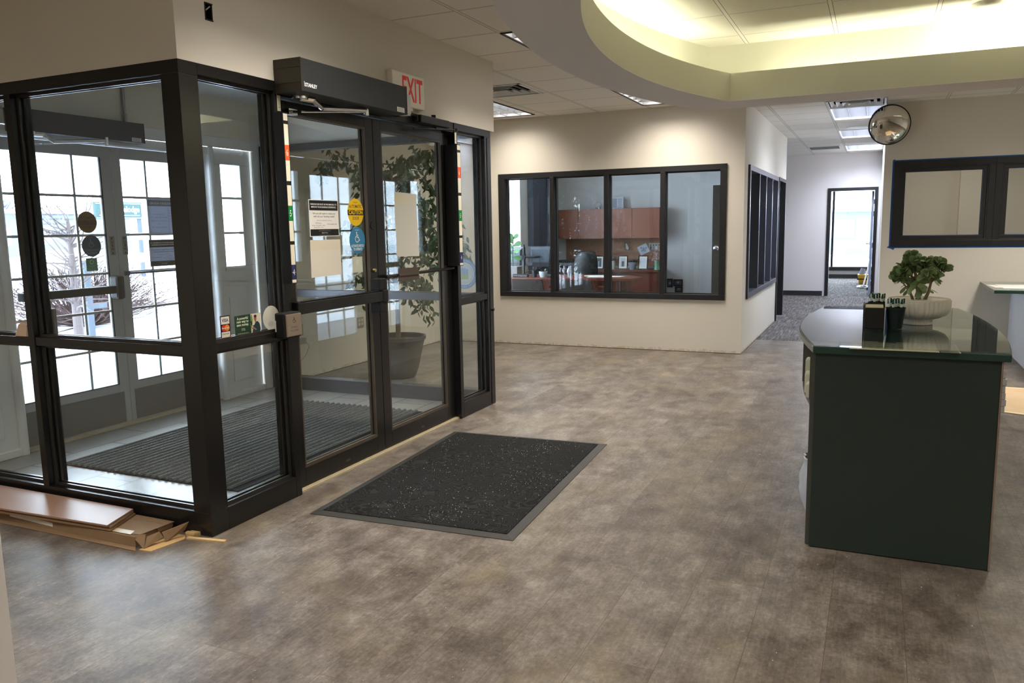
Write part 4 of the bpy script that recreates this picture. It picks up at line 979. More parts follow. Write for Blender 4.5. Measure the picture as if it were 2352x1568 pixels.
for k, (x0, x1, ya, yb, m_) in enumerate(((-4.6, -3.36, 2.50, 2.745, CARD_D), (-4.6, -3.365, 2.505, 2.74, CARD), (-4.6, -3.37, 2.495, 2.742, LAM))):
    z = .0575+k*.011
    b = MB(); b.plate((0, 0, z), X, Y, [(x0, ya-.03), (x1+.06 if k < 2 else x1+.055, ya+.035), (x1-.02, yb), (x0, yb)], .0085)
    b.build('board', m_, label=('brown board lowest in the pile on the flattened carton', 'brown board in the middle of the pile on the carton', 'glossy brown laminate board on top of the cardboard pile')[k], cat='board', group='boards piled on the carton')
WOODS = mat('pale_wood_strip', srgb(206, 176, 128), .6)
b = MB(); b.tube([(-3.35, 2.745, .006), (-2.785, 2.747, .006)], .0001, 4); b = MB()
T = Matrix.Rotation(0, 4, 'Z'); b.plate((0, 0, .0), X, Y, [(-2.995, 2.702), (-2.785, 2.737), (-2.788, 2.758), (-2.995, 2.723)], .008); b.build('wood_strip', WOODS, label='thin pale wood strip poking past the vestibule corner', cat='wood strip')
b = MB(); b.plate((0, 0, .0), X, Y, [(-3.02, 2.728), (-2.975, 2.732), (-2.965, 2.768), (-3.02, 2.766)], .02); b.plate((0, 0, .014), X, Y, [(-3.02, 2.725), (-2.97, 2.73), (-2.965, 2.745), (-3.02, 2.742)], .012); b.build('wood_strip', WOODS, label='short pale moulding end beside the carton at the vestibule base', cat='wood strip')
b = MB(); b._a([(-4.235, 2.80, .940), (-4.115, 2.80, .940), (-4.13, 2.775, .940), (-4.22, 2.775, .94), (-4.21, 2.81, 1.012), (-4.115, 2.81, 1.010), (-4.135, 2.785, 1.0), (-4.20, 2.785, 1.0)], [(0, 1, 2, 3), (3, 2, 6, 7), (7, 6, 5, 4), (0, 4, 5, 1), (0, 3, 7, 4), (1, 5, 6, 2)])
b.plate((0, 2.80, 0), X, Z, [(-4.24, 1.0), (-4.20, 1.02), (-4.11, 1.012), (-4.11, 1.018), (-4.21, 1.026), (-4.245, 1.008)], .002)
b.build('folded_card', mat('folded_card_tan', srgb(206, 178, 150), .8), label='small folded tan card resting on the left mid rail', cat='card')
# ---- writing desk island
GREENB = mat('dark_green_laminate', srgb(44, 56, 50), .45, spec=.4)
def m_green():
    m = mat('green_speckled_laminate', srgb(34, 62, 54), .25); t = NT(m); p, x, y, z = t.pos()
    c = t.mix(t.math('MULTIPLY', t.noise(p, 260, 2, .7), .6), srgb(28, 56, 50), srgb(52, 84, 76)); t.l(c, t.b.inputs['Base Color']); return m
GTOP = m_green()
DESKG = mat('desk_glass_sheet', srgb(30, 58, 54), .02, spec=.9, coat=1)
o = thing('writing_desk', (.13, 4.6, 0), 'dark green island writing desk with bowed glass covered top', 'desk')
def desk_outline(off=0, front=3.70):
    L = [(-.232, front), (-.296, 4.01), (-.340, 4.30), (-.355, 4.60), (-.350, 4.90), (-.328, 5.15), (-.286, 5.48)]
    R_ = [(.478, 5.55), (.535, 5.10), (.566, 4.60), (.562, 4.20), (.545, 3.95), (.517, front)]
    def sm(P):
        out = []
        for i in range(len(P)-1):
            p0, p1, p2, p3 = P[max(i-1, 0)], P[i], P[i+1], P[min(i+2, len(P)-1)]
            for k in range(4):
                u = k/4; out.append(tuple(.5*((2*p1[j])+(-p0[j]+p2[j])*u+(2*p0[j]-5*p1[j]+4*p2[j]-p3[j])*u*u+(-p0[j]+3*p1[j]-3*p2[j]+p3[j])*u**3) for j in (0, 1)))
        return out+[P[-1]]
    pts = sm(L)+sm(R_)
    cx, cy = .12, 4.62
    return [(cx+(x-cx)*(1-off/.4), cy+(y-cy)*(1-off/.95)) for x, y in pts]
b = MB(); b.prism(desk_outline(), .898, .930); top = b.build('top', GTOP, o, bevel=.004)
b = MB(); b.prism(desk_outline(.006), .9312, .9360); b.build('glass_sheet', GLASS, o)
b = MB(); b.box(-.223, .486, 3.72, 3.745, .004, .898); b.box(-.223, .486, 5.42, 5.445, .004, .898); b.box(.118, .142, 3.745, 5.42, .004, .898)
b.box(.02, .30, 3.755, 5.41, 0, .04)
b.build('body', GREENB, o, bevel=.002)
for ya, yb in ((3.745, 3.80), (5.37, 5.42)): b = MB(); b.box(-.242, -.218, ya, yb, .004, .898); b.build('side_return', mat('grey_green_edge', srgb(82, 84, 78), .45), o)
b = MB(); b.box(-.218, .118, 3.78, 3.80, .04, .898); b.build('inner_panel', mat('grey_green_edge', None), o)
b = MB(); b.box(.486, .493, 3.715, 3.76, .004, .898); b.build('edge_band', mat('tan_edge_band', srgb(136, 118, 102), .5), o)
# bowed slip compartments on both long sides
for sx in (-1, 1):
    b = MB(); OUT = desk_outline(.012)
    side = [p for p in OUT if 3.85 < p[1] < 5.35 and ((p[0] < .12) if sx < 0 else (p[0] > .12))]
    inn = .0 if sx < 0 else .24
    n = len(side)
    def bow(z0, z1, x_in, shr=0):
        P = [(x+(-sx)*shr, y) for x, y in side]; b.prism(P+[(x_in, side[-1][1]), (x_in, side[0][1])], z0, z1)
    xi = -.05 if sx < 0 else .30
    bow(.884, .897, xi); bow(.632, .645, xi, .012)
    for i in range(10): bow(.632-.012*(i+1), .632-.012*i, xi, .012+.0016*(i+1)**1.8)
    for k in (0, n//3, 2*n//3, n-1):
        x, y = side[k]; b.box(xi, x+(-sx)*.01, y-.006, y+.006, .645, .884)
    b.build('slip_shelf', mat('grey_green_edge', None), o)
# slips and forms inside
rnd = random.Random(11)
SL = mat('deposit_slip', srgb(226, 226, 206), .8)
first = None
for k, (y, h, dx) in enumerate(((4.00, .06, -.01), (4.12, .09, .005), (4.24, .14, .012), (4.42, .07, .02), (4.6, .16, .02), (4.8, .08, .01))):
    b = MB(); x0 = -.285-dx
    b.box(x0, x0+.075, y-.045, y+.045, .646, .646+h)
    b.box(x0+.004, x0+.071, y-.041, y+.041, .646+h, .650+h)
    b.build('form_stack', SL, label=('short', 'medium', 'tall', 'low', 'tallest', 'rearmost low')[k]+' stack of pale forms in the left side slots, %s from the near end' % ('first', 'second', 'third', 'fourth', 'fifth', 'last')[k], cat='paper stack', group='form stacks in the desk side slots')
for k in range(6):
    z = .735+k*.024; b = MB(); b.box(.40, .532+rnd.uniform(-.004, .004), 3.90, 3.99+rnd.uniform(-.004, .004), .646+k*.030, .646+k*.030+.028)
    b.build('envelope_stack', mat('envelope_white', srgb(216, 214, 216), .8), label='white envelope bundle right of the desk, %s of the pile' % ('lowest', 'second from bottom', 'third from bottom', 'fourth from bottom', 'second from top', 'topmost')[k], cat='envelopes', group='envelope bundles right of the desk', bevel=.003)
# printed sheets lying at the front of the top
b = MB(); zz = .9303
b.box(-.085, .258, 3.672, 3.935, zz, zz+.0003, 0)
for i in range(9):
    for j in range(3): b.box(-.04+i*.03, -.025+i*.03, 3.72+j*.05, 3.735+j*.05, zz+.0003, zz+.0005, 1)
b.box(.03, .10, 3.90, 3.93, zz+.0003, zz+.0005, 2)
b.build('printed_sheet', [mat('sheet_cream', srgb(176, 176, 154), .6), mat('sheet_mark', srgb(120, 120, 100), .6), INK], label='cream printed sheet lying at the near edge of the desk top', cat='paper sheet')
b = MB(); b.box(.262, .330, 3.672, 3.94, zz, zz+.0003, 0); b.box(.330, .336, 3.672, 3.94, zz, zz+.0003, 1)
b.build('printed_sheet', [mat('sheet_dark', srgb(58, 70, 66), .5), mat('sheet_cream', None)], label='narrow dark sheet with pale edge beside the cream one on desk', cat='paper sheet')
# black display box
o = thing('display_holder', (.01, 4.42, .936), 'black box shaped leaflet holder on the desk, left of the pen cup', 'leaflet holder')
b = MB(); b.box(-.044, -.039, 4.37, 4.53, .936, 1.055); b.box(-.036, .054, 4.37, 4.376, .936, 1.040); b.box(.05, .054, 4.376, 4.53, .936, 1.02); b.box(-.039, .05, 4.525, 4.53, .936, 1.05)
b.build('shell', GASKET, o, bevel=.002)
b = MB(); b.box(-.034, .048, 4.378, 4.522, .937, 1.044); b.box(-.0385, -.0365, 4.378, 4.522, .95, 1.05); b.build('leaflets', mat('leaflet_cream', srgb(222, 216, 190), .8), o)
# pen cups
MESH = mat('dark_teal_mesh', srgb(26, 38, 40), .45, .3)
def pen_cup(cx, cy, label):
    o = thing('pen_cup', (cx, cy, .936), label, 'pen cup')
    b = MB(); b.lathe((cx, cy, .936), [(.001, .0), (.032, 0), (.033, .004), (.044, .100), (.0465, .101), (.0465, .105), (.043, .105), (.0425, .100), (.031, .006), (.001, .006)], 28)
    for k in range(8):
        a = k*.785; b.cyl((cx+.0335*math.cos(a), cy+.0335*math.sin(a), .942), (cx+.0345*math.cos(a), cy+.0345*math.sin(a), .946), .0018, n=5)
    b.build('cup', MESH, o, smooth=True); return o
pen_cup(.104, 4.41, 'front dark mesh pen cup full of green pens on desk'); pen_cup(.018, 4.70, 'rear dark mesh pen cup half hidden behind the leaflet holder')
PG = mat('pen_green', srgb(22, 76, 68), .3); PW = mat('pen_white', srgb(228, 230, 222), .4)
def pen(loc, ang, az, label, group):
    o = thing('pen', loc, label, 'pen', group)
    b = MB(); b.cyl((0, 0, 0), (0, 0, .102), .004, n=10); b.cyl((0, 0, .118), (0, 0, .143), .0068, .004, 10); b.v = [(x+loc[0], y+loc[1], z+loc[2]) for x, y, z in b.v]; b.build('barrel', PG, o, loc=loc)
    b = MB(); b.cyl((0, 0, .102), (0, 0, .118), .0066, n=10); b.box(-.002, .002, .006, .009, .112, .14); b.cyl((0, 0, .143), (0, 0, .147), .003, .002, 8); b.v = [(x+loc[0], y+loc[1], z+loc[2]) for x, y, z in b.v]; b.build('grip', PW, o, loc=loc)
    o.rotation_euler = (0, ang, az); return o
for (cx, cy, nm, grp) in ((.104, 4.41, 'front', 'pens in the front cup'), (.018, 4.70, 'rear', 'pens in the rear cup')):
    p0 = None
    for k in range(9):
        inner = k >= 6; a = (k-6)*2.094+.5 if inner else k*1.047+.2; r_ = .007 if inner else .019; tl = .04 if inner else .13
        loc = (cx+r_*math.cos(a), cy+r_*math.sin(a), .944)
        lab = 'green and white pen standing in the %s mesh cup' % nm
        if p0 is None: p0 = pen(loc, tl, a, lab, grp)
        else:
            q = copy_tree(p0, Vector(loc), lab); q.rotation_euler = (0, tl, a+(.2 if k % 2 else -.15))
# planter with jade plant
PCX, PCY, PZ = .212, 4.63, .936
o = thing('potted_jade_plant', (PCX, PCY, PZ), 'jade plant in a fluted white footed bowl on desk', 'potted plant')
wav = lambda t, r, z: (.05*abs(math.cos(t*19)) if r > .06 else 0)
b = MB(); b.lathe((PCX, PCY, PZ), [(.001, 0), (.066, 0), (.070, .003), (.070, .022), (.072, .030), (.10, .036), (.128, .050), (.143, .072), (.1475, .098), (.1475, .128)], 152, wav)
b.lathe((PCX, PCY, PZ), [(.1475, .126), (.150, .131), (.150, .134), (.142, .134), (.140, .118), (.001, .116)], 96)
b.build('bowl', mat('white_ceramic', srgb(240, 235, 224), .5), o, smooth=True)
b = MB(); b.cyl((PCX, PCY, PZ+.112), (PCX, PCY, PZ+.1185), .139, n=48); b.build('soil', mat('potting_soil', srgb(88, 70, 54), .95), o)
rnd = random.Random(2); b = MB()
for _ in range(230):
    a = rnd.random()*6.28; r_ = .132*math.sqrt(rnd.random()); s_ = rnd.uniform(.004, .009); q = Vector((PCX+r_*math.cos(a), PCY+r_*math.sin(a), PZ+.121))
    b.T = Matrix.Translation(q) @ Matrix.Rotation(rnd.random()*6, 4, 'Z') @ Matrix.Diagonal((1.5, 1, .6, 1))
    b.lathe((0, 0, 0), [(.0005, -s_*.8), (s_*.8, -s_*.4), (s_, 0), (s_*.7, s_*.5), (.0005, s_*.8)], 6, mi=_ % 3)
b.T = None; b.build('pebbles', [mat('pebble_tan', srgb(176, 150, 112), .7), mat('pebble_grey', srgb(128, 116, 100), .7), mat('pebble_brown', srgb(110, 84, 60), .7)], o, smooth=True, kind='stuff')
BARK = mat('jade_bark', srgb(140, 118, 98), .85)
LEAFJ = mat('jade_leaf', srgb(70, 100, 58), .38); t = NT(LEAFJ); p, _x, _y, _z = t.pos(); t.l(t.mix(t.noise(p, 22, 2), srgb(92, 120, 74), srgb(146, 168, 116)), t.b.inputs['Base Color'])
b = MB(); base = Vector((PCX-.005, PCY, PZ+.112)); tips = []
rnd = random.Random(21)
def branch(p, d, L, r_, depth):
    pts = [p]; q = p.copy(); dd = d.copy()
    for i in range(4):
        dd = (dd+Vector((rnd.uniform(-.22, .22), rnd.uniform(-.22, .22), rnd.uniform(-.02, .15)))).normalized(); q = q+dd*L/4; pts.append(q.copy())
    b.tube(pts, [r_*(1-.12*i) for i in range(5)], 8); 
    if depth == 0: tips.append((q, dd, pts)); return
    for k in range(3 if depth == 2 else 3):
        a = rnd.random()*6.28; nd = (dd+Vector((math.cos(a), math.sin(a), .15))*.85).normalized(); branch(pts[-1] if k else pts[-2], nd, L*.62, r_*.62, depth-1)
branch(base+Vector((-.014, .0, 0)), Vector((-.30, .1, 1)), .095, .008, 2); branch(base+Vector((.008, .0, 0)), Vector((.06, 0, 1)), .125, .014, 2); branch(base+Vector((.03, .01, 0)), Vector((.5, .0, 1)), .115, .010, 2)
b.build('stem', BARK, o, smooth=True)
def leaf_pts(mb, p, d, n_, L, W, th, droop=0, fold=0, seg=5):
    d = d.normalized(); s_ = d.cross(n_).normalized(); n_ = s_.cross(d).normalized(); vs = []; fs = []
    prof = [(0, .15), (.28, .62), (.6, 1.0), (.86, .80), (1, .18)]
    for u, w_ in prof:
        c = p+d*L*u-Vector((0, 0, 1))*droop*L*u*u
        vs += [c-s_*W*w_/2+n_*fold*W*w_, c+n_*th*w_, c+s_*W*w_/2+n_*fold*W*w_, c-n_*th*w_*.6]
    for i in range(4):
        for k in range(4): fs.append((i*4+k, i*4+(k+1) % 4, (i+1)*4+(k+1) % 4, (i+1)*4+k))
    fs += [(0, 1, 2, 3), (16, 19, 18, 17)]
    mb._a(vs, fs)
b = MB(); cen = Vector((PCX+.005, PCY, PZ+.28))
for q, dd, pts in tips:
    out = (q-cen); out.z *= .6
    for k in range(18):
        a = k*2.4; base_ = pts[-1]+(pts[-3]-pts[-1])*(k/18); side = Vector((math.cos(a), math.sin(a), .0))
        d = (dd*.25+side*.75+out.normalized()*.5+Vector((0, 0, rnd.uniform(-.35, .9)))).normalized()
        leaf_pts(b, base_, d, Vector((rnd.gauss(0, .8), rnd.gauss(-.5, .7), .55)), rnd.uniform(.036, .052), rnd.uniform(.028, .037), .0028, droop=rnd.uniform(0, .35))
for k in range(46):
    a = rnd.random()*6.28; r_ = rnd.uniform(.02, .09); q = cen+Vector((r_*math.cos(a), r_*math.sin(a), rnd.uniform(-.105, .03)))
    d = Vector((math.cos(a), math.sin(a), -rnd.uniform(.3, 1.3))).normalized(); leaf_pts(b, q, d, Vector((math.cos(a), math.sin(a), .6)), rnd.uniform(.040, .052), rnd.uniform(.026, .034), .0026, droop=.2)
b.build('foliage', LEAFJ, o, smooth=True)
# trash liner on the left of the desk
o = thing('waste_bin', (-.17, 4.10, 0), 'small waste bin with clear bag bulging at left of the desk', 'waste bin')
b = MB(); b.lathe((-.155, 4.12, 0), [(.001, .005), (.085, .005), (.10, .30), (.105, .30), (.09, 0), (.001, 0)], 28); b.build('bin', mat('grey_bin', srgb(70, 72, 70), .5), o, smooth=True)
BAG = mat('clear_bag_film', srgb(206, 208, 214), .25, trans=.35, spec=.6)
b = MB(); rw = random.Random(4); ph = [rw.random()*6 for _ in range(8)]
wv2 = lambda t, r, z: .05*math.sin(7*t+ph[0]+z*20)+.03*math.sin(13*t+ph[1]-z*33)
b.lathe((-.175, 4.12, 0), [(.095, .05), (.112, .09), (.124, .16), (.122, .22), (.112, .27), (.108, .30), (.112, .315), (.104, .318), (.10, .29), (.10, .06)], 60, wv2); b.build('bag', BAG, o, smooth=True)

# ---- convex mirror
MM = mat('mirror_silver', srgb(225, 222, 214), .015, 1)
o = thing('convex_mirror', (.085, 10.2, 2.31), 'round convex safety mirror high at the hallway corner', 'mirror')
b = MB(); R_ = .215; vs = []; n = 48; m = 10
T = Matrix.Translation((.083, 10.10, 2.535)) @ Matrix.Rotation(math.radians(14), 4, 'Z') @ Matrix.Rotation(math.radians(104), 4, 'X')
b.T = T; b.lathe((0, 0, 0), [(R_*math.sin(math.pi/2*k/m)+1e-4, .085*math.cos(math.pi/2*k/m)) for k in range(m, -1, -1)][:], n); b.T = None
b.build('mirror_face', MM, o, smooth=True)
b = MB(); b.T = T; b.lathe((0, 0, 0), [(R_-.004, -.012), (R_+.007, -.012), (R_+.007, .010), (R_-.002, .010), (R_-.004, .004)], n); b.lathe((0, 0, 0), [(.001, -.016), (R_, -.012), (R_, -.008), (.001, -.010)], n); b.T = None; b.build('rim', GASKET, o, smooth=True)
b = MB(); b.tube([(.083, 10.11, 2.535), (.10, 10.22, 2.56), (.11, 10.32, 2.56)], .012); b.build('bracket', GASKET, o)
# small amber wall lamp glow source behind mirror is left out on purpose: none visible

# ---- wall counter at right
o = thing('wall_counter', (1.8, 9.7, .745), 'green wall counter shelf at right edge holding papers', 'counter')
b = MB(); b.prism([(1.08, 9.08), (3.4, 9.08), (3.4, 10.315), (1.08, 10.315)], .745, .775); b.build('shelf', GTOP, o, bevel=.003)
b = MB(); b.prism([(1.082, 9.082), (3.398, 9.082), (3.398, 10.313), (1.082, 10.313)], .7752, .7795); b.build('glass_sheet', mat('counter_glass', srgb(120, 138, 130), .05, spec=.8), o)
for k, pts in enumerate(([(1.13, 9.42), (1.20, 9.42), (1.16, 9.80), (1.09, 9.80)], [(1.19, 9.30), (1.46, 9.30), (1.45, 9.86), (1.17, 9.86)], [(1.50, 9.15), (1.8, 9.15), (1.8, 9.3), (1.46, 9.3)])):
    b = MB(); b.prism(pts, .780+k*.0006, .7805+k*.0006); b.build('paper_sheet', PAPER, label=('small paper slip at left on the green wall counter', 'white paper sheet lying on the green wall counter', 'cream paper at the right edge of the green wall counter')[k], cat='paper')
# ---- protective board on floor
def m_board():
    m = mat('tan_floor_board', srgb(206, 178, 138), .7); t = NT(m); p, x, y, z = t.pos(); t.l(t.mix(t.noise(p, 5, 4), srgb(198, 168, 128), srgb(218, 194, 158)), t.b.inputs['Base Color']); return m
b = MB(); b.prism([(.93, 6.98), (1.9, 6.62), (2.6, 8.02), (.86, 8.05)], .0, .006); b.build('floor_board', m_board(), label='tan protective board lying on the floor right of the desk', cat='board')
b = MB(); b.prism([(.93, 6.98), (1.9, 6.62), (1.93, 6.66), (.94, 7.03)], .0062, .0066); b.build('edge_tape', mat('cream_tape', srgb(222, 210, 170), .6), label='cream tape along the near slanted edge of the floor board', cat='tape')
b = MB(); b.prism([(.86, 8.02), (2.6, 7.99), (2.6, 8.03), (.86, 8.06)], .0062, .0066); b.build('edge_tape', mat('cream_tape', None), label='cream tape along the far edge of the floor board', cat='tape')

# ---- ficus in pot
FX, FY = -4.33, 6.74
o = thing('potted_ficus', (FX, FY, 0), 'leafy weeping fig tree in a ribbed grey pot behind the vestibule glass', 'potted tree')
b = MB(); prof = [(.001, 0), (.15, 0), (.165, .02), (.19, .08), (.195, .10), (.215, .18), (.218, .20), (.242, .29), (.245, .31), (.262, .375), (.275, .385), (.278, .42), (.262, .42), (.256, .385), (.24, .36), (.001, .36)]
b.lathe((FX, FY, 0), prof, 56); b.build('pot', mat('grey_taupe_pot', srgb(112, 104, 94), .7), o, smooth=True)
b = MB(); b.cyl((FX, FY, .355), (FX, FY, .372), .243, n=40); b.build('soil', mat('potting_soil', None), o)
rnd = random.Random(9); b = MB(); tr = [(FX, FY, .36), (FX+.005, FY, .7), (FX-.01, FY, 1.0), (FX+.015, FY+.01, 1.35), (FX-.02, FY, 1.75), (FX, FY, 2.05)]
b.tube(tr, [.026, .024, .022, .019, .014, .008], 10)
BR = []
for k in range(34):
    z = .85+1.25*(k/33); a = k*2.4+rnd.uniform(-.3, .3); L = rnd.uniform(.30, .62)*(1 if z < 1.75 else .8)
    if math.sin(a) > 0: L *= 1
    p = Vector((FX, FY, z)); d = Vector((math.cos(a), math.sin(a)*.75, rnd.uniform(.35, .9)))
    pts = [p]
    for i in range(5):
        d = (d+Vector((rnd.uniform(-.12, .12), rnd.uniform(-.12, .12), -.30))).normalized(); q = pts[-1]+d*L/4.2
        q.x = max(-5.10, min(-3.42, q.x)); q.y = max(6.12, q.y); q.z = min(2.28, q.z); pts.append(q)
    b.tube(pts, [.008, .007, .005, .004, .003, .002], 6); BR.append(pts)
for pts in ([(FX, FY, 1.7), (FX-.3, FY-.1, 2.12), (FX-.6, FY-.12, 2.22), (-5.08, FY-.15, 2.02)], [(FX, FY, 1.8), (FX+.28, FY-.1, 2.12), (FX+.45, FY-.15, 2.2), (FX+.6, FY-.2, 2.06)], [(FX, FY, 1.5), (FX+.45, FY-.1, 1.72), (FX+.68, FY-.1, 1.6), (-3.5, FY-.1, 1.28)], [(FX, FY, 1.5), (FX+.35, FY, 1.5), (FX+.7, FY-.2, 1.35), (-3.38, FY-.2, 1.15)]):
    pts = [Vector(p) for p in pts]; b.tube(pts, [.008, .006, .004, .002], 6); BR += [pts, pts]
b.build('trunk', mat('ficus_bark', srgb(156, 132, 110), .85), o, smooth=True)
LEAFF = mat('ficus_leaf', srgb(62, 86, 56), .35); t = NT(LEAFF); p, _x, _y, _z = t.pos(); t.l(t.mix(t.noise(p, 9, 3), srgb(62, 84, 56), srgb(124, 146, 100)), t.b.inputs['Base Color'])
b = MB()
for pts in BR:
    for k in range(72):
        u = rnd.uniform(.8, len(pts)-1.001); i = int(u); q = pts[i].lerp(pts[i+1], u-i)
        a = rnd.random()*6.28; tw = Vector((math.cos(a)*.5, math.sin(a)*.5, -rnd.uniform(.2, .9)))
        q = q+Vector((rnd.gauss(0, .035), rnd.gauss(0, .035), rnd.gauss(0, .05)-.02)); q.y = max(6.10, q.y); q.x = max(-5.1, q.x)
        L = rnd.uniform(.06, .10); d = tw.normalized(); s_ = d.cross(Vector((math.cos(a+1), math.sin(a+1), .3))).normalized(); W = L*.44
        nn_ = s_.cross(d)
        vs = [q, q+d*L*.3+s_*W*.42, q+d*L*.62+s_*W*.4, q+d*L, q+d*L*.62-s_*W*.4, q+d*L*.3-s_*W*.42, q+d*L*.45-nn_*W*.16]
        b._a(vs, [(0, 1, 6), (1, 2, 6), (2, 3, 6), (3, 4, 6), (4, 5, 6), (5, 0, 6)])
b.build('foliage', LEAFF, o)
# outlets on outer wall behind the pot
def outlet(y, z, label, quad=True):
    o = thing('wall_outlet', (-5.195, y, z-.06), label, 'outlet')
    b = MB(); b.box(-5.2, -5.194, y-(.06 if quad else .035), y+(.06 if quad else .035), z-.058, z+.058); b.build('cover', mat('grey_outlet_cover', srgb(168, 164, 148), .5), o, bevel=.002)
    b = MB()
    for yy in ((y-.026, y+.026) if quad else (y,)):
        for zz in (z-.022, z+.022): b.disc((-5.194, 0, 0), Y, Z, yy, zz, .017, .015, .0015)
    b.build('socket', mat('cream_socket', srgb(216, 208, 184), .5), o); return o
outlet(7.33, .46, 'grey four socket outlet plate low on wall behind the pot')
oo = outlet(6.31, .50, 'phone jack plate low on wall near the vestibule corner', False)
b = MB(); b.box(-5.2, -5.15, 6.20, 6.33, .36, .42); b.tube([(-5.16, 6.32, .40), (-5.15, 6.37, .33), (-5.16, 6.33, .25), (-5.18, 6.25, .18), (-5.19, 6.2, .05)], .003, 6); b.build('plug_cord', mat('grey_outlet_cover', None), oo)

# ---- ceiling fittings
TRIMW = mat('white_metal_trim', srgb(222, 222, 220), .4); REFL = mat('reflector_metal', srgb(205, 208, 214), .25, .85); TUBE = mat('fluorescent_tube', srgb(240, 240, 240), .5, emit=(.86, .93, 1, 1), es=5.0)
REFW = mat('bright_reflector', srgb(236, 238, 242), .3)
TUBEW = mat('warm_tube', srgb(240, 240, 240), .5, emit=(1, .90, .74, 1), es=2.2)
labs = ['recessed troffer half hidden behind the cove near the vestibule', 'troffer hidden above the lobby near the vestibule corner', 'recessed troffer by the office wall partly hidden by the cove', 'recessed parabolic troffer in the nook left of the cove', 'nearest bright recessed light of the hallway ceiling', 'second bright recessed light of the hallway ceiling', 'farthest bright recessed light of the hallway ceiling']
for i, (x, y, sx, sy, p, c, sp) in enumerate(TROFFERS):
    hall = 4 <= i <= 6
    lab = labs[i] if i < len(labs) else 'recessed ceiling troffer of the lobby outside the view'
    o = thing('ceiling_light', (x, y, 2.80), lab, 'ceiling light', 'recessed ceiling troffers')
    x0, x1, y0, y1 = x-sx/2-.025, x+sx/2+.025, y-sy/2-.025, y+sy/2+.025
    b = MB()
    for q in ((x0, x0+.016, y0, y1), (x1-.016, x1, y0, y1), (x0+.016, x1-.016, y0, y0+.016), (x0+.016, x1-.016, y1-.016, y1)): b.box(q[0], q[1], q[2], q[3], 2.792, 2.80)
    b.build('frame', TRIMW if hall else GASKET, o)
    b = MB()
    for q in ((x0, x0+.006, y0, y1), (x1-.006, x1, y0, y1), (x0, x1, y0, y0+.006), (x0, x1, y1-.006, y1)): b.box(q[0], q[1], q[2], q[3], 2.80, 2.91)
    b.box(x0, x1, y0, y1, 2.91, 2.916); b.build('housing', REFW, o)
    b = MB(); nx = 2
    for k in range(1, nx+1):
        xx = x0+(x1-x0)*k/(nx+1); b._a([(xx-.012, y0, 2.842), (xx+.012, y0, 2.842), (xx, y0, 2.80), (xx-.012, y1, 2.842), (xx+.012, y1, 2.842), (xx, y1, 2.80)], [(0, 2, 1), (3, 4, 5), (0, 1, 4, 3), (1, 2, 5, 4), (2, 0, 3, 5)])
    ny = 8 if hall else 5
    for k in range(1, ny+1):
        yy = y0+(y1-y0)*k/(ny+1); b._a([(x0, yy-.010, 2.840), (x0, yy+.010, 2.840), (x0, yy, 2.802), (x1, yy-.010, 2.840), (x1, yy+.010, 2.840), (x1, yy, 2.802)], [(0, 1, 2), (3, 5, 4), (0, 3, 4, 1), (1, 4, 5, 2), (2, 5, 3, 0)])
    b.build('louver', REFL, o)
    b = MB()
    for xx in ((x0+x1)/2-.17, (x0+x1)/2, (x0+x1)/2+.17): b.cyl((xx, y0+.02, 2.88), (xx, y1-.02, 2.88), .013, n=10)
    b.build('tube', TUBE if hall else TUBEW, o)
def diffuser(x0, x1, y0, y1, label, dark=False, m_=None):
    o = thing('ceiling_vent', ((x0+x1)/2, (y0+y1)/2, 2.79), label, 'air vent')
    m_ = m_ or TRIMW
    b = MB()
    for q in ((x0, x0+.02, y0, y1), (x1-.02, x1, y0, y1), (x0, x1, y0, y0+.02), (x0, x1, y1-.02, y1)): b.box(q[0], q[1], q[2], q[3], 2.792, 2.80)
    b.build('frame', m_, o)
    b = MB(); b.box(x0, x1, y0, y1, 2.95, 2.96)
    for q in ((x0, x0+.004, y0, y1), (x1-.004, x1, y0, y1), (x0, x1, y0, y0+.004), (x0, x1, y1-.004, y1)): b.box(q[0], q[1], q[2], q[3], 2.80, 2.95)
    b.build('backing', GASKET if not dark else mat('vent_grey', srgb(90, 90, 88), .6), o)
    b = MB()
    if dark:
        n = 14
        for k in range(n): yy = y0+.02+(y1-y0-.04)*(k+.5)/n; b.box(x0+.02, x1-.02, yy-.010, yy+.010, 2.797, 2.80)
    else:
        cx, cy = (x0+x1)/2, (y0+y1)/2; h = (x1-x0)/2-.03
        for k in range(4):
            s1 = h*(1-k*.235); s2 = s1-.035; z1 = 2.798-.004*k
            for (a0, a1) in ((0, 1), (1, 2), (2, 3), (3, 0)):
                C1 = [(-1, -1), (1, -1), (1, 1), (-1, 1)]
                p, q = C1[a0], C1[a1]
                b._a([(cx+p[0]*s1, cy+p[1]*s1, z1), (cx+q[0]*s1, cy+q[1]*s1, z1), (cx+q[0]*s2, cy+q[1]*s2, z1+.03), (cx+p[0]*s2, cy+p[1]*s2, z1+.03), (cx+p[0]*s1, cy+p[1]*s1, z1+.003), (cx+q[0]*s1, cy+q[1]*s1, z1+.003), (cx+q[0]*s2, cy+q[1]*s2, z1+.033), (cx+p[0]*s2, cy+p[1]*s2, z1+.033)], [(0, 1, 2, 3), (4, 7, 6, 5), (0, 4, 5, 1), (3, 2, 6, 7)])
    b.build('louver', m_ if not dark else mat('vent_slat_grey', srgb(120, 120, 116), .5), o)
diffuser(*VENT1, 'square stepped air diffuser in the ceiling nook beyond vestibule'); diffuser(*VENT2, 'square stepped air diffuser just in front of the hallway lights'); diffuser(*VENT3, 'dark slatted return grille in the hallway ceiling', True)
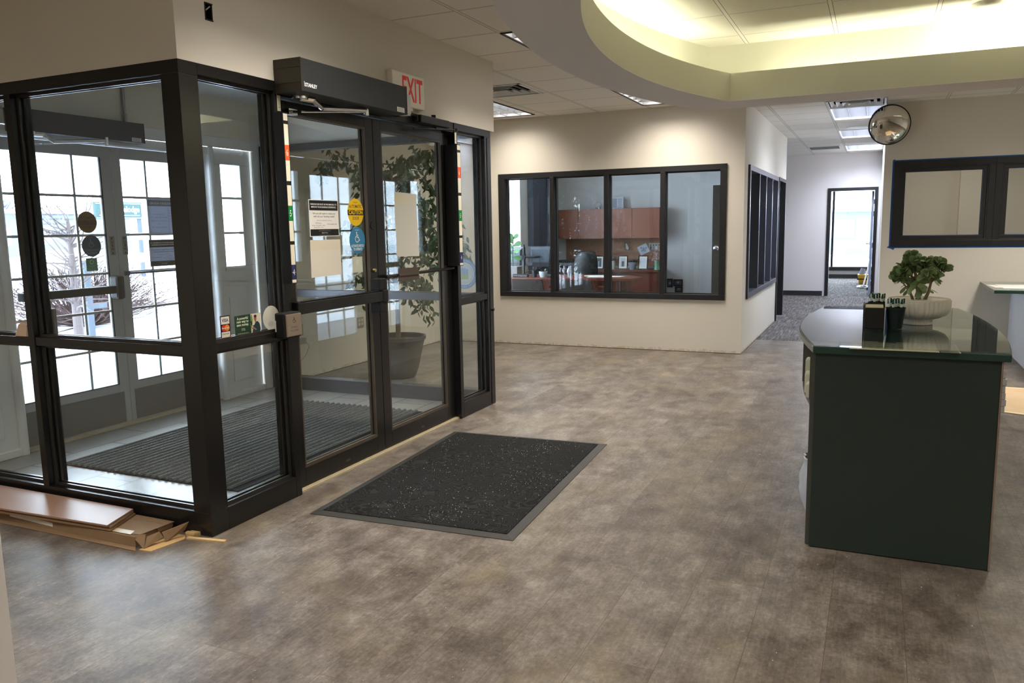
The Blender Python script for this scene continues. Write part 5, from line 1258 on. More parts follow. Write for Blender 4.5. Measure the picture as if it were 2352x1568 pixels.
b = MB(); b.lathe((-.30, 12.60, 2.782), [(.001, 0), (.10, .0), (.15, .008), (.155, .018), (.001, .018)], 40); b.build('ceiling_speaker', TRIMW, label='flat round white speaker between two hallway lights', cat='speaker', smooth=True)
b = MB(); b.lathe((.575, 5.93, 2.755), [(.001, 0), (.05, .0), (.085, .012), (.10, .03), (.102, .036), (.001, .036)], 40); b.build('smoke_detector', mat('cream_plastic', srgb(232, 228, 206), .5), label='round cream smoke detector on the lit cove ceiling', cat='smoke detector', smooth=True)
# ---- office furniture
def m_cherry(name, a, b_):
    m = mat(name, a, .35); t = NT(m); p, x, y, z = t.pos(); t.l(t.mix(t.noise(t.mapv(p, (14, 14, 1.5)), 2, 4, .6), a, b_), t.b.inputs['Base Color']); return m
CHERRY = m_cherry('cherry_veneer', srgb(132, 78, 58), srgb(154, 94, 72)); CHERRY2 = m_cherry('cherry_veneer_dark', srgb(98, 48, 38), srgb(116, 60, 48))
o = thing('wall_cabinet', (-4.0, 13.3, 1.26), 'long cherry veneer overhead cabinet on the office back wall', 'cabinet')
b = MB(); b.box(-5.08, -3.275, 13.155, 13.495, 1.262, 1.762); b.build('body', CHERRY2, o)
SE = [-5.08, -4.698, -4.172, -3.742, -3.275]
for a, c in zip(SE, SE[1:]):
    b = MB(); b.box(a+.003, c-.003, 13.137, 13.154, 1.262, 1.760); d = b.build('door', CHERRY, o, bevel=.001)
    b = MB(); b.cyl((a+.03, 13.137, 1.30), (a+.03, 13.132, 1.30), .008, n=10); b.build('lock', BLACK, d)
b = MB(); b.box(-5.05, -3.275, 13.47, 13.498, .78, 1.258); b.build('pin_board', mat('tan_tack_fabric', srgb(160, 122, 102), .9), label='tan fabric pin board between overhead cabinet and credenza', cat='pin board')
o = thing('credenza', (-4.1, 13.15, 0), 'cherry credenza below the pin board in the office', 'credenza')
b = MB(); b.box(-5.12, -3.22, 12.87, 13.46, .705, .742); b.build('top', CHERRY2, o, bevel=.003)
b = MB(); b.box(-5.12, -4.66, 12.92, 13.44, .04, .70); b.box(-3.70, -3.25, 12.92, 13.44, .04, .70); b.box(-4.66, -3.70, 13.38, 13.42, .04, .70); b.build('body', CHERRY2, o)
for a, c in ((-5.11, -4.67), (-3.69, -3.26)):
    for z0, z1 in ((.07, .37), (.38, .69)):
        b = MB(); b.box(a, c, 12.905, 12.92, z0, z1); b.build('drawer', CHERRY2, o)
o = thing('office_desk', (-4.05, 10.95, 0), 'cherry office desk with papers at the end, seen through window', 'desk')
b = MB(); b.prism([(-5.12, 10.62), (-3.05, 10.62), (-2.98, 11.0), (-3.3, 11.45), (-5.12, 11.50)], .715, .75); b.build('top', CHERRY2, o, bevel=.003)
b = MB(); b.box(-4.95, -3.30, 10.78, 10.81, .02, .715); b.box(-5.10, -5.06, 10.65, 11.45, 0, .715); b.build('modesty_panel', CHERRY2, o)
b = MB(); b.cyl((-3.28, 11.05, 0), (-3.28, 11.05, .715), .05, n=20); b.build('leg', CHERRY2, o)
for k, (x, y, r_) in enumerate(((-3.62, 10.95, .05), (-3.42, 11.05, -.2), (-3.75, 11.15, .3))):
    b = MB(); b.T = Matrix.Translation((x, y, .7505+k*.0012)) @ Matrix.Rotation(r_, 4, 'Z'); b.box(-.14, .14, -.108, .108, 0, .001); b.T = None
    b.build('paper_sheet', PAPER, label=('white sheet nearest the window on the office desk', 'white sheet at the right tip of the office desk', 'white sheet farthest back on the office desk end')[k], cat='paper', group='papers on the office desk')
# guest chairs
GF = mat('charcoal_seat_fabric', srgb(64, 58, 58), .85)
def guest(x, y, label):
    o = thing('guest_chair', (x, y, 0), label, 'chair', 'guest chairs in front of the office desk')
    for s_ in (-1, 1):
        b = MB(); b.tube([(x+s_*.285, y-.22, 0), (x+s_*.275, y-.20, .45), (x+s_*.235, y-.24, .765)], [.016, .018, .014], 8); b.build('leg', CHERRY2, o, smooth=True)
        b = MB(); b.tube([(x+s_*.285, y+.26, 0), (x+s_*.285, y+.24, .64), (x+s_*.28, y-.18, .66)], [.016, .018, .018], 8); b.build('arm', CHERRY2, o, smooth=True)
    b = MB(); b.box(x-.25, x+.25, y-.20, y+.27, .40, .48); b.build('seat', GF, o, bevel=.02)
    b = MB(); b._a([(x-.262, y-.225, .50), (x+.262, y-.225, .50), (x+.225, y-.265, .755), (x-.225, y-.265, .755), (x-.262, y-.17, .50), (x+.262, y-.17, .50), (x+.225, y-.225, .755), (x-.225, y-.225, .755)], [(0, 1, 2, 3), (4, 7, 6, 5), (0, 4, 5, 1), (1, 5, 6, 2), (2, 6, 7, 3), (3, 7, 4, 0)]); b.build('backrest', GF, o, bevel=.012)
    b = MB(); b.box(x-.235, x+.235, y-.262, y-.235, .755, .772); b.build('top_rail', CHERRY2, o, bevel=.004)
guest(-4.375, 10.38, 'left guest chair with dark back just inside the office window'); guest(-3.66, 10.38, 'right guest chair with dark back just inside the office window')
# desk chair
LEA = mat('black_leather', srgb(14, 15, 17), .48)
cx, cy = -4.21, 12.05
o = thing('office_chair', (cx, cy, 0), 'black leather high back office chair behind the desk', 'chair')
b = MB(); vs = []; n = 12; m = 9
for j in range(m+1):
    v = j/m; z = .52+.57*v; w_ = .23*(1-.12*v-.55*max(0, v-.72)**1.2*2.2); yy = cy-.08*math.sin(v*2.2)-.02
    for i in range(n+1):
        u = i/n*2-1; vs.append((cx+u*w_+.02*v, yy-.05*u*u*-1+.10*v, z))
fs = [(j*(n+1)+i, j*(n+1)+i+1, (j+1)*(n+1)+i+1, (j+1)*(n+1)+i) for j in range(m) for i in range(n)]
b._a(vs, fs); bk = b.build('backrest', LEA, o, smooth=True); s_ = bk.modifiers.new('thick', 'SOLIDIFY'); s_.thickness = .07; s2 = bk.modifiers.new('sub', 'SUBSURF'); s2.levels = 1; s2.render_levels = 2
b = MB(); b.box(cx-.25, cx+.25, cy-.50, cy+.0, .43, .52); b.build('seat', LEA, o, bevel=.03)
for s_ in (-1, 1):
    b = MB(); b.tube([(cx+s_*.26, cy-.06, .46), (cx+s_*.31, cy-.10, .60), (cx+s_*.31, cy-.12, .68), (cx+s_*.30, cy-.40, .69)], .018, 8); b.build('armrest', GASKET, o, smooth=True)
b = MB(); b.cyl((cx, cy-.25, .10), (cx, cy-.25, .43), .025)
for k in range(5): a = k*1.257; b.tube([(cx, cy-.25, .11), (cx+.28*math.cos(a), cy-.25+.28*math.sin(a), .07)], [.022, .014]); b.cyl((cx+.27*math.cos(a), cy-.28+.28*math.sin(a), .03), (cx+.27*math.cos(a), cy-.22+.28*math.sin(a), .03), .03, n=14)
b.build('base', GASKET, o)
# monitors on arm
MON = mat('monitor_grey_plastic', srgb(70, 78, 90), .45); MOND = mat('monitor_dark', srgb(34, 36, 42), .5)
def monitor(cx, cy, az, z0, z1, w_, label, txt):
    o = thing('monitor', (cx, cy, z0), label, 'monitor', 'pair of monitors on the office desk'); T = Matrix.Translation((cx, cy, 0)) @ Matrix.Rotation(az, 4, 'Z')
    b = MB(); b.T = T; b.box(-w_/2, w_/2, 0, .022, z0, z1); b.build('panel', MON, o, bevel=.004)
    b = MB(); b.T = T; b._a([(-w_*.40, -.0, z1-.01), (w_*.40, -.0, z1-.01), (w_*.34, -.03, z1-.045), (-w_*.34, -.03, z1-.045), (-w_*.36, 0, z0+.01), (w_*.36, 0, z0+.01), (w_*.30, -.03, z0+.06), (-w_*.30, -.03, z0+.06)], [(0, 1, 2, 3), (3, 2, 6, 7), (7, 6, 5, 4), (0, 3, 7, 4), (1, 5, 6, 2)]); b.build('back_cover', MON, o)
    b = MB(); b.T = T; b.box(-w_*.30, w_*.30, -.022, -.002, z0-.012, z0+.05); b.build('port_cover', MOND, o, bevel=.006)
    for dx, dz in ((-.04, .18), (.04, .18), (-.04, .10), (.04, .10)):
        b = MB(); b.T = T; b.cyl((dx, -.030, z0+dz), (dx, -.036, z0+dz), .006, n=8); b.build('mount_screw', MOND, o)
    if txt: b = MB(); b.T = T; b.text('ViewSonic', (0, -.001, 0), X, Z, .03, z1-.022, .017, .11, bold=.01); b.build('lettering', mat('pale_print', srgb(140, 150, 166), .5), o)
monitor(-4.525, 11.02, .06, .90, 1.19, .42, 'right monitor seen from behind with maker lettering, on the desk', True); monitor(-5.0, 11.10, -.25, .90, 1.18, .40, 'left monitor seen from behind beside the bright office window', False)
o = thing('monitor_stand', (-4.775, 10.97, .75), 'black clamp post with cross arms holding both monitors', 'monitor stand')
b = MB(); b.cyl((-4.775, 10.95, .75), (-4.775, 10.95, 1.22), .013, n=14); b.box(-4.82, -4.72, 10.93, 11.02, .75, .762); b.build('post', MOND, o)
b = MB(); b.box(-4.80, -4.75, 10.92, 10.965, 1.0, 1.08); b.tube([(-4.775, 10.94, 1.04), (-4.60, 10.93, 1.035), (-4.53, 10.965, 1.04)], .016); b.tube([(-4.775, 10.94, 1.04), (-4.9, 10.97, 1.045), (-4.96, 11.0, 1.045)], .014)
b.build('arm', MOND, o)
b = MB(); rnd = random.Random(8)
for k in range(5):
    x0 = -4.92+k*.12; b.tube([(x0, 11.0, 1.05), (x0+.03, 10.98, .95), (x0+.10*math.sin(k), 10.98, .88), (-4.76, 10.98, .80)], .003, 5)
b.build('cable', MOND, o)
# fiddle leaf plant in square box
o = thing('potted_plant', (-4.87, 10.77, .75), 'small fiddle leaf plant in a square grey box at the desk corner', 'potted plant')
b = MB(); b.box(-4.97, -4.77, 10.68, 10.86, .75, .905); b.build('box', mat('grey_wood_box', srgb(132, 128, 128), .7), o, bevel=.003)
b = MB(); b.tube([(-4.875, 10.77, .90), (-4.88, 10.77, 1.05), (-4.87, 10.77, 1.22), (-4.865, 10.77, 1.34)], .006, 8); b.build('stem', mat('plant_stem', srgb(84, 78, 58), .7), o)
LG = mat('fiddle_leaf', srgb(66, 116, 64), .4)
b = MB()
for z, a, L, tilt in ((1.02, 2.9, .13, .0), (1.04, .2, .13, -.1), (1.10, 3.6, .14, .25), (1.12, -.5, .13, .2), (1.17, 2.7, .13, .7), (1.20, .3, .15, .5), (1.24, 3.4, .10, 1.2), (1.27, 2.6, .15, 1.6), (1.30, .6, .12, .9)):
    leaf_pts(b, Vector((-4.875, 10.77, z)), Vector((math.cos(a), math.sin(a)*.5, tilt)), Vector((0, -.9, .5)), L, L*.62, .002, droop=.1)
b.build('foliage', LG, o, smooth=True)
# small stuff on the desk
b = MB(); b.box(-4.83, -4.60, 10.66, 10.70, .75, .80); b.text('Erin Ridgeway', (0, 10.6598, 0), X, Z, -4.715, .775, .022, .20, 1); b.build('name_plate', [BLACK, mat('pale_print', None)], label='dark name plate with pale lettering on the office desk', cat='name plate')
o = thing('desk_planter', (-4.39, 10.76, .75), 'little white bowl with dark succulent under the right monitor', 'potted plant')
b = MB(); b.lathe((-4.39, 10.76, .75), [(.001, 0), (.045, 0), (.06, .05), (.065, .085), (.06, .085), (.05, .05), (.001, .05)], 24); b.build('bowl', mat('white_bowl', srgb(196, 204, 212), .5), o, smooth=True)
b = MB(); rnd = random.Random(1)
for k in range(26): a = rnd.random()*6.28; leaf_pts(b, Vector((-4.39, 10.76, .81)), Vector((math.cos(a), math.sin(a), rnd.uniform(.3, 1.4))), Vector((0, 0, 1)), rnd.uniform(.05, .09), .02, .002)
b.build('foliage', mat('dark_succulent', srgb(52, 64, 52), .5), o)
o = thing('pen_cup', (-4.52, 10.74, .75), 'black pencil holder with pens on the office desk', 'pen cup')
b = MB(); b.lathe((-4.52, 10.74, .75), [(.001, 0), (.035, 0), (.037, .10), (.034, .10), (.033, .004), (.001, .004)], 20)
for k in range(7): a = k*.9; b.cyl((-4.52, 10.74, .76), (-4.52+.035*math.cos(a), 10.74+.035*math.sin(a), .90), .004, n=6)
b.build('cup', MOND, o)
b = MB(); b.box(-4.31, -4.19, 10.69, 10.80, .75, .79); b.build('desk_phone', MOND, label='low dark phone at the right of the desk planter', cat='phone', bevel=.01)
b = MB(); b.lathe((-4.05, 10.95, .75), [(.001, 0), (.035, 0), (.03, .03), (.045, .07), (.035, .11), (.02, .13), (.026, .15), (.001, .152)], 22); b.build('candle_jar', mat('glass_jar', srgb(170, 176, 186), .2), label='small glass jar on desk left of the black chair', cat='jar', smooth=True)
# credenza items
def frame(x0, x1, z0, z1, y, label, pic, mt=BLACK, matc=PAPER, lean=.03):
    o = thing('picture_frame', ((x0+x1)/2, y, z0), label, 'picture frame'); b = MB(); w_ = .016
    def q(a0, a1, c0, c1, t0, t1, mi=0):
        f = lambda z: y+lean*(z-z0)/(z1-z0)
        b._a([(a0, f(c0)+t0, c0), (a1, f(c0)+t0, c0), (a1, f(c1)+t0, c1), (a0, f(c1)+t0, c1), (a0, f(c0)+t1, c0), (a1, f(c0)+t1, c0), (a1, f(c1)+t1, c1), (a0, f(c1)+t1, c1)], [(0, 1, 2, 3), (4, 7, 6, 5), (0, 4, 5, 1), (1, 5, 6, 2), (2, 6, 7, 3), (3, 7, 4, 0)], mi)
    for r_ in ((x0, x1, z0, z0+w_), (x0, x1, z1-w_, z1), (x0, x0+w_, z0+w_, z1-w_), (x1-w_, x1, z0+w_, z1-w_)): q(*r_, -.014, 0)
    b.build('frame', mt, o)
    b = MB(); q(x0+w_, x1-w_, z0+w_, z1-w_, -.006, -.002); b.build('mount', matc, o)
    b = MB(); m_ = .028; q(x0+w_+m_, x1-w_-m_, z0+w_+m_, z1-w_-m_, -.0075, -.006, 0)
    cx_ = (x0+x1)/2; q(cx_-.02, cx_+.02, z0+w_+m_+.005, (z0+z1)/2+.02, -.0085, -.0075, 1); b.build('picture', pic, o)
PICD = mat('dim_photo', srgb(86, 86, 84), .5); PICB = mat('dim_photo_blue', srgb(126, 150, 186), .5); PICK = mat('sketch_photo', srgb(190, 192, 196), .5); PICK2 = mat('sketch_dark', srgb(70, 70, 76), .5)
frame(-4.40, -4.20, .743, .975, 13.02, 'black framed photo on credenza just right of the black chair', [PICD, PICB]); frame(-3.96, -3.79, .743, .975, 13.05, 'black framed sketch left of the blue grey pot', [PICK, PICK2]); frame(-3.605, -3.44, .743, .975, 13.02, 'black framed pale picture right of the blue grey pot', [mat('white_photo', srgb(216, 220, 232), .3), mat('white_photo', None)], lean=.05)
o = thing('potted_plant', (-3.70, 13.03, .742), 'blue grey pot with dark sprigs between two frames', 'potted plant')
b = MB(); b.lathe((-3.70, 13.03, .742), [(.001, 0), (.048, 0), (.065, .09), (.072, .092), (.075, .125), (.065, .125), (.06, .10), (.001, .09)], 28); b.build('pot', mat('blue_grey_pot', srgb(134, 148, 162), .6), o, smooth=True)
b = MB(); rnd = random.Random(3)
for k in range(50): a = rnd.random()*6.28; leaf_pts(b, Vector((-3.69+.03*math.cos(a), 13.03+.03*math.sin(a), .84)), Vector((math.cos(a), math.sin(a)*.6, rnd.uniform(.2, 1.5))), Vector((0, 0, 1)), rnd.uniform(.06, .12), .018, .001, droop=.2)
b.build('foliage', mat('dark_sprig', srgb(64, 70, 58), .7), o)
o = thing('flower_vase', (-4.04, 13.03, .742), 'spotted white vase with dark flowers left of the sketch', 'vase')
b = MB(); b.lathe((-4.04, 13.03, .742), [(.001, 0), (.04, 0), (.048, .05), (.042, .11), (.035, .13), (.04, .145), (.001, .14)], 24); b.build('vase', mat('spotted_vase', srgb(188, 184, 178), .5), o, smooth=True)
b = MB()
for k in range(10): a = k*.7; b.lathe((-4.04+.035*math.cos(a), 13.03+.03*math.sin(a), .90+.02*(k % 3)), [(.001, -.02), (.02, -.008), (.018, .01), (.001, .02)], 8)
b.build('flowers', mat('grey_flowers', srgb(120, 118, 116), .8), o)
o = thing('flower_vase', (-3.28, 13.0, .742), 'pale green lattice vase with pink flowers at the credenza end', 'vase')
b = MB(); b.lathe((-3.28, 13.0, .742), [(.001, 0), (.052, 0), (.045, .02), (.034, .06), (.038, .11), (.044, .155), (.04, .155), (.001, .14)], 18); b.build('vase', mat('mint_vase', srgb(112, 170, 142), .5), o, smooth=True)
b = MB(); rnd = random.Random(6)
for k in range(38): q = Vector((-3.29+rnd.gauss(0, .04), 13.0+rnd.gauss(0, .03), .96+rnd.gauss(0, .055))); b.lathe(tuple(q), [(.001, -.012), (.014, -.004), (.012, .008), (.001, .012)], 7)
b.cyl((-3.28, 13.0, .88), (-3.29, 13.0, .96), .004); b.build('flowers', mat('dusty_pink_flowers', srgb(196, 164, 166), .8), o)
def pinned(pts, y, mats_, label, extra=None, cat='photo'):
    b = MB(); b.plate((0, y, 0), X, Z, pts, .001, 0)
    if extra: extra(b, y-.0012)
    b.build('pinned_picture', mats_, label=label, cat=cat)
pinned([(-3.978, 1.045), (-3.872, 1.045), (-3.866, 1.195), (-3.975, 1.195)], 13.466, [mat('photo_brown', srgb(120, 96, 76), .6), mat('photo_white', srgb(214, 214, 218), .6)], 'small brown photo with white figure pinned below the cabinet', lambda b, y: b.plate((0, y, 0), X, Z, [(-3.95, 1.16), (-3.94, 1.08), (-3.91, 1.055), (-3.89, 1.09), (-3.91, 1.13), (-3.93, 1.17)], .0004, 1))
def bfly(b, y):
    for s_ in (-1, 1):
        b.plate((0, y, 0), X, Z, [(-3.628, 1.07), (-3.628+s_*.03, 1.10), (-3.628+s_*.065, 1.105), (-3.628+s_*.055, 1.075)], .0003, 1); b.plate((0, y, 0), X, Z, [(-3.628, 1.065), (-3.628+s_*.045, 1.06), (-3.628+s_*.04, 1.02), (-3.628+s_*.015, 1.03)], .0003, 1)
    b.plate((0, y-.0004, 0), X, Z, [(-3.632, 1.02), (-3.624, 1.02), (-3.624, 1.10), (-3.632, 1.10)], .0003, 2)
pinned([(-3.745, 1.10), (-3.675, .955), (-3.515, 1.03), (-3.59, 1.17)], 13.464, [mat('drawing_paper', srgb(206, 214, 228), .7), mat('drawing_blue', srgb(150, 162, 186), .7), PICK2], 'tilted pale drawing of a butterfly pinned to the board', bfly, 'drawing')
def fam(b, y):
    for k, m_ in enumerate((1, 2, 3, 4)):
        x = -3.505+k*.048; b.plate((0, y, 0), X, Z, [(x-.016, 1.065), (x+.016, 1.065), (x+.012, 1.12), (x-.012, 1.12)], .0003, m_); b.disc((0, y, 0), X, Z, x, 1.135, .011, t=.0003, n=10, mi=1)
pinned([(-3.535, 1.062), (-3.335, 1.062), (-3.335, 1.172), (-3.535, 1.172)], 13.466, [mat('photo_pale', srgb(188, 184, 176), .6), PICK2, PICB, PAPER, mat('photo_mustard', srgb(190, 150, 80), .6)], 'group photo of four people pinned at the board right end', fam)
# printer and trays
o = thing('printer', (-4.86, 13.05, .742), 'dark desktop printer on the credenza behind the chair', 'printer')
b = MB(); b.box(-5.04, -4.70, 12.93, 13.25, .742, .86); b.build('body', mat('printer_grey', srgb(120, 122, 132), .5), o, bevel=.01)
b = MB(); b.box(-5.02, -4.72, 12.95, 13.2, .86, .90); b.box(-4.98, -4.76, 12.925, 12.93, .77, .81); b.build('tray', MOND, o, bevel=.004)
# piggy bank and photo board on cabinet
o = thing('piggy_bank', (-4.375, 13.25, 1.762), 'white piggy bank seen from behind on the overhead cabinet', 'figurine')
WC = mat('white_glaze', srgb(214, 210, 214), .25)
b = MB(); b.T = Matrix.Translation((-4.375, 13.25, 1.83)) @ Matrix.Diagonal((1, 1.25, .95, 1)); b.lathe((0, 0, 0), [(.001, -.058), (.03, -.05), (.05, -.028), (.058, 0), (.05, .028), (.03, .05), (.001, .058)], 24)
b.T = None
for sx in (-1, 1):
    for sy in (-1, 1): b.cyl((-4.375+sx*.03, 13.25+sy*.035, 1.762), (-4.375+sx*.028, 13.25+sy*.033, 1.79), .012, n=10)
b.build('body', WC, o, smooth=True)
for sx in (-1, 1):
    b = MB(); b.cyl((-4.375+sx*.035, 13.22, 1.875), (-4.375+sx*.052, 13.215, 1.905), .020, .006, 10); b.build('ear', WC, o)
b = MB(); b.tube([(-4.375, 13.18, 1.85), (-4.37, 13.165, 1.86), (-4.3755, 13.155, 1.85), (-4.373, 13.15, 1.842)], .004, 6); b.build('tail', WC, o)
b = MB(); b.box(-4.20, -3.96, 13.36, 13.375, 1.762, 1.955, 0)
for k in range(9): b.box(-4.055, -3.975, 13.359, 13.36, 1.775+k*.019, 1.781+k*.019, 1)
b.box(-4.185, -4.07, 13.359, 13.36, 1.78, 1.935, 2)
b.build('photo_board', [mat('striped_board', srgb(200, 206, 220), .6), PICK2, mat('photo_grey', srgb(150, 156, 168), .6)], label='striped picture board leaning on top of the overhead cabinet', cat='picture')
for k, (x0, x1, z0, z1) in enumerate(((-3.10, -3.0, .42, .565), (-2.99, -2.83, .44, .555), (-2.96, -2.83, .33, .435))):
    frame(x0-.12, x1-.12, z0, z1, 13.47, ('upright dark framed photo low at the left of a wall group', 'wide dark framed photo low at the right of a wall group', 'lowest dark framed photo of the wall group')[k], [PICD, PICB], lean=.0, matc=PICD)
# ---- far room things
o = thing('dust_mop', (-.11, 19.0, 0), 'long handled dust mop leaning by the open far door', 'mop')
b = MB(); b.tube([(-.115, 18.85, .06), (-.10, 19.0, 1.55)], .011, 8); b.build('handle', mat('grey_pole', srgb(84, 90, 108), .35, .6), o)
b = MB(); b.box(-.145, -.085, 18.80, 18.90, .0, .06); b.build('foot', GASKET, o)
o = thing('floor_stand', (-.25, 19.6, 0), 'chrome ring based stand leaning beside the far door', 'stand')
b = MB(); b.tube([(-.22+.12*math.cos(t*.3), 19.5+.25*math.sin(t*.3), .02) for t in range(22)], .018, 8); b.build('ring_base', CHROME, o, smooth=True)
b = MB(); b.tube([(-.22, 19.45, .03), (-.13, 19.5, .45), (-.08, 19.55, .80)], .018, 8); b.tube([(-.15, 19.45, .03), (-.09, 19.5, .45), (-.06, 19.55, .80)], .014, 8); b.build('tube', CHROME, o, smooth=True)
o = thing('mop_bucket', (-.25, 20.8, 0), 'yellow bucket with grey rag beyond the far door', 'bucket')
b = MB(); b._a([(-.33, 20.7, 0), (-.13, 20.7, 0), (-.13, 21.0, 0), (-.33, 21.0, 0), (-.37, 20.66, .22), (-.10, 20.66, .22), (-.10, 21.04, .22), (-.37, 21.04, .22)], [(0, 3, 2, 1), (4, 5, 6, 7), (0, 1, 5, 4), (1, 2, 6, 5), (2, 3, 7, 6), (3, 0, 4, 7)]); b.build('body', mat('yellow_plastic', srgb(206, 160, 40), .5), o, bevel=.01)
b = MB(); b.box(-.375, -.095, 20.655, 20.66, .10, .13); b.build('band', GASKET, o)
b = MB(); b.cyl((-.28, 20.8, .22), (-.25, 20.82, .36), .07, .05, 12); b.build('rag', mat('grey_rag', srgb(150, 156, 170), .9), o)

# ================================================================== OUTDOORS
SNOW = mat('snow', srgb(236, 238, 242), .8); t = NT(SNOW); p, _x, _y, _z = t.pos(); t.l(t.mix(t.noise(p, .8, 5, .7), srgb(214, 220, 230), srgb(244, 246, 250)), t.b.inputs['Base Color']); t.bump(t.noise(p, 5, 5), .3, .05)
b = MB(); b.box(-90, -5.35, -60, 90, -.30, -.09); b.box(-5.35, 40, 23.2, 90, -.30, -.09); b.build('snow_field', SNOW, label='snow covered ground outside the building', cat='snow', kind='stuff')
WALKM = mat('frosty_concrete', srgb(196, 202, 210), .8); t = NT(WALKM); p, _x, _y, _z = t.pos(); t.l(t.mix(t.noise(p, 30, 4, .8), srgb(92, 97, 104), srgb(136, 142, 150)), t.b.inputs['Base Color'])
b = MB(); b.box(-8.3, -5.35, -1, 9.4, -.09, -.03); b.build('walkway', WALKM, label='frosty concrete walkway just outside the entry doors', cat='walkway', kind='structure')
b = MB(); b.box(-15, -13.0, -20, 40, -.09, -.07); b.build('driveway', mat('slushy_asphalt', srgb(110, 118, 128), .8), label='slushy drive lane crossing the snow outside', cat='driveway', kind='structure')
# canopy + columns
b = MB(); b.box(-7.95, -5.36, -.5, 9.2, 3.15, 3.30); b.build('porch_roof', WHITEP, label='flat porch roof over the outer entry doors', cat='roof', kind='structure')
for (x, y, lab) in ((-7.6, 4.72, 'white fluted porch column seen at far left through the door glass'), (-7.6, 8.9, 'white fluted porch column farther along the porch')):
    o = thing('porch_column', (x, y, -.03), lab, 'column')
    b = MB(); b.lathe((x, y, -.03), [(.20, 0), (.20, .08), (.17, .10), (.16, 3.05), (.20, 3.08), (.20, 3.17)], 80, lambda t_, r_, z_: (-.03*abs(math.sin(t_*10)) if .1 < z_ < 3.06 else 0)); b.build('shaft', WHITEP, o, smooth=True)
# bush
o = thing('snowy_bush', (-12.3, 9.35, -.09), 'reddish bare bush with snow on top seen through the outer door', 'bush')
rnd = random.Random(12); b = MB()
for k in range(420):
    a = rnd.random()*6.28; el = rnd.uniform(.1, 1.45); R_ = rnd.uniform(.9, 1.35); e = Vector((-12.3+R_*math.cos(a)*math.cos(el)*1.2, 9.35+R_*math.sin(a)*math.cos(el)*1.5, .1+1.15*math.sin(el)*rnd.uniform(.6, 1)))
    s_ = Vector((-12.3+.2*math.cos(a), 9.35+.2*math.sin(a), -.05)); mdl = s_.lerp(e, .5)+Vector((rnd.gauss(0, .1), rnd.gauss(0, .1), rnd.gauss(0, .08)))
    b.tube([s_, mdl, e], [.010, .007, .004], 4)
    for _ in range(2): f_ = mdl.lerp(e, rnd.random()); b.tube([f_, f_+Vector((rnd.gauss(0, .16), rnd.gauss(0, .16), abs(rnd.gauss(0, .10))))], [.005, .003], 4)
b.build('branches', mat('red_twig', srgb(62, 42, 42), .8), o)
b = MB(); b.T = Matrix.Translation((-12.3, 9.35, .98)) @ Matrix.Diagonal((1.1, 1.5, .35, 1)); b.lathe((0, 0, 0), [(.001, -.1), (.6, -.08), (.85, .1), (.7, .45), (.4, .7), (.001, .8)], 22, lambda t_, r_, z_: .12*math.sin(5*t_+z_*9)); b.build('snow_cap', SNOW, o, smooth=True)
# bare little tree in front
o = thing('bare_tree', (-10.5, 7.85, -.09), 'young bare tree with pale trunk in front of the reddish bush', 'tree')
rnd = random.Random(33); b = MB(); b.tube([(-10.5, 7.85, -.09), (-10.48, 7.83, .5), (-10.5, 7.85, 1.1), (-10.45, 7.8, 1.7)], [.07, .06, .045, .02], 10)
for k in range(60):
    z = rnd.uniform(.35, 1.6); a = rnd.random()*6.28; q = Vector((-10.49, 7.84, z)); pts = [q]; d = Vector((math.cos(a), math.sin(a), rnd.uniform(.2, 1)))
    for i in range(4): d = (d+Vector((rnd.gauss(0, .25), rnd.gauss(0, .25), rnd.gauss(0, .2)))).normalized(); pts.append(pts[-1]+d*.22)
    b.tube(pts, [.014, .011, .008, .005, .003], 5)
b.build('trunk', mat('pale_bark', srgb(84, 74, 74), .8), o)
b = MB(); b.box(-10.9, -10.83, 8.28, 8.38, -.09, 1.10); b.box(-10.9, -10.83, 8.38, 8.62, .36, .44); b.build('sign_post', mat('pale_blue_post', srgb(66, 76, 88), .6), label='pale wooden post with side arm standing in the snow', cat='post')
# motel sign
o = thing('roadside_sign', (-25.0, 20.85, -.09), 'teal roadside sign with white lettering on a pole', 'sign')
b = MB(); b.box(-25.1, -24.98, 19.75, 21.74, 2.04, 2.64); b.build('board', mat('sign_teal', srgb(24, 58, 58), .6), o)
b = MB(); b.box(-24.98, -24.975, 19.78, 21.71, 2.07, 2.09); b.box(-24.98, -24.975, 19.78, 21.71, 2.58, 2.60); b.box(-24.98, -24.975, 21.69, 21.71, 2.09, 2.58)
b.text('Travelodge', (-24.975, 0, 0), Y, Z, 21.0, 2.36, .22, 1.2, bold=.02); b.box(-24.98, -24.975, 19.9, 21.6, 2.16, 2.18); b.build('lettering', WHITE, o)
b = MB(); b.box(-25.1, -25.0, 21.55, 21.68, -.09, 2.04); b.build('pole', mat('sign_pole_blue', srgb(50, 60, 74), .6), o)
b = MB(); b.box(-25.0, -24.98, 21.1, 21.9, 1.28, 1.53, 0); b.text('FISH RESORT', (-24.98, 0, 0), Y, Z, 21.5, 1.44, .08, .6, 1); b.text('HOURS', (-24.98, 0, 0), Y, Z, 21.5, 1.33, .07, .3, 1)
b.build('notice_board', [mat('pale_board', srgb(220, 226, 234), .6), GREYINK], o)
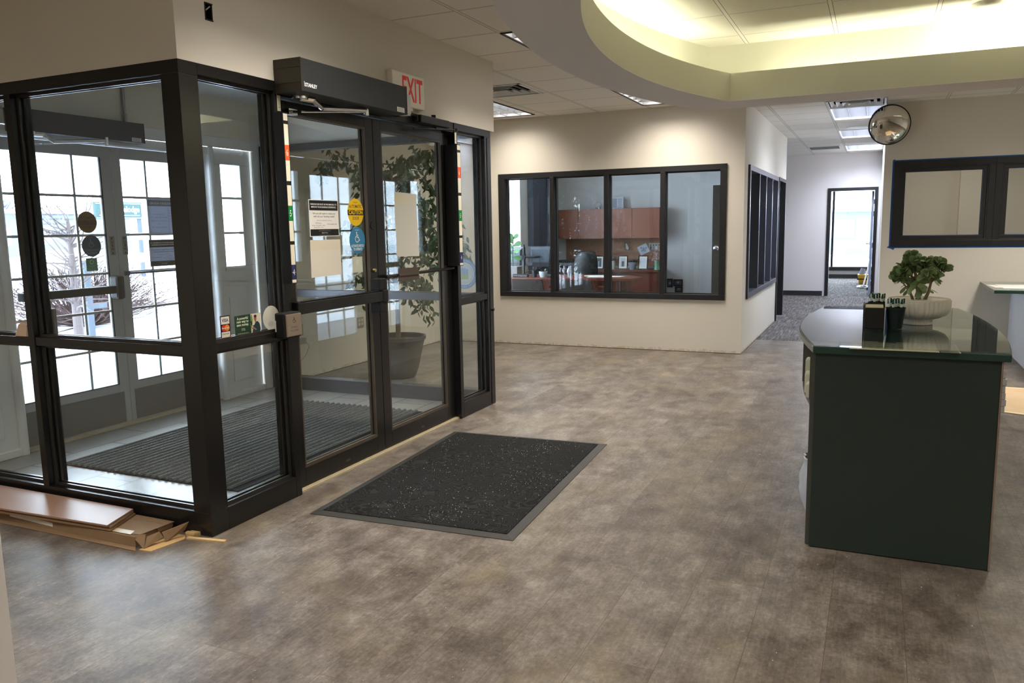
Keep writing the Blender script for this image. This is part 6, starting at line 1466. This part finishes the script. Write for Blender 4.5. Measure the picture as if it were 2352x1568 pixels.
# buildings far away
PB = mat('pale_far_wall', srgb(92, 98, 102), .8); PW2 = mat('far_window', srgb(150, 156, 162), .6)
def building(x0, x1, y0, y1, h, face, label, n):
    o = thing('far_building', ((x0+x1)/2, (y0+y1)/2, -.09), label, 'building')
    b = MB(); b.box(x0, x1, y0, y1, -.09, h); b.build('wall', PB, o)
    b = MB(); b.box(x0-.3, x1+.3, y0-.3, y1+.3, h, h+.25); b.build('roof', SNOW, o)
    for k in range(n):
        b = MB()
        if face == 'y': a = x0+(x1-x0)*(k+.2)/n; b.box(a, a+(x1-x0)/n*.55, y0-.05, y0, .7, 1.6)
        else: a = y0+(y1-y0)*(k+.2)/n; b.box(x1, x1+.05, a, a+(y1-y0)/n*.55, .9, 2.1)
        b.build('window', PW2, o)
building(-9, 6, 42, 50, 1.95, 'y', 'low pale building seen through the far room window', 7)
building(-62, -52, 18, 44, 3.0, 'x', 'long low building across the snow beyond the entry doors', 9)
for k, (y, h) in enumerate(((14, 5), (22, 7), (30, 6), (37, 7.5), (46, 6))):
    o = thing('distant_tree', (-70, y, -.09), 'hazy bare tree far beyond the low building, %s' % ('leftmost', 'second from left', 'middle one', 'second from right', 'rightmost')[k], 'tree'); rnd = random.Random(k); b = MB(); b.tube([(-70, y, -.09), (-70, y, h*.5)], [.25, .15], 6)
    for _ in range(60): a = rnd.random()*6.28; z = rnd.uniform(.3, .7)*h; b.tube([(-70, y, z), (-70+math.cos(a)*1.2, y+math.sin(a)*2*rnd.uniform(.5, 1), z+rnd.uniform(.6, 2))], [.06, .02], 4)
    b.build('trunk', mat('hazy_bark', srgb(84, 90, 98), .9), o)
# parked car beyond far room
CARP = mat('pale_car_paint', srgb(84, 94, 108), .4); cxx, cyy = 1.0, 31
o = thing('parked_car', (cxx, cyy, -.09), 'pale car parked outside the far room window', 'car')
b = MB(); P = [(-2.1, .2), (-2.15, .55), (-1.9, .78), (-1.15, .86), (-.6, 1.32), (.75, 1.34), (1.4, .9), (2.05, .82), (2.15, .5), (2.1, .2)]
b._a([(cxx+u*.6, cyy-.9, z) for u, z in P]+[(cxx+u*.6, cyy+.9, z) for u, z in P], [tuple(range(10))[::-1], tuple(range(10, 20))]+[(i, (i+1) % 10, 10+(i+1) % 10, 10+i) for i in range(10)]); b.build('body', CARP, o, bevel=.05)
for u in (-.8, .8):
    for s_ in (-1, 1): b = MB(); b.cyl((cxx+u, cyy+s_*.92, .20), (cxx+u, cyy+s_*.72, .20), .28, n=20); b.build('wheel', mat('road_grey_tyre', srgb(60, 66, 74), .8), o)
b = MB(); b.box(cxx-.35, cxx+.42, cyy-.905, cyy-.90, .92, 1.26); b.build('side_window', PW2, o)
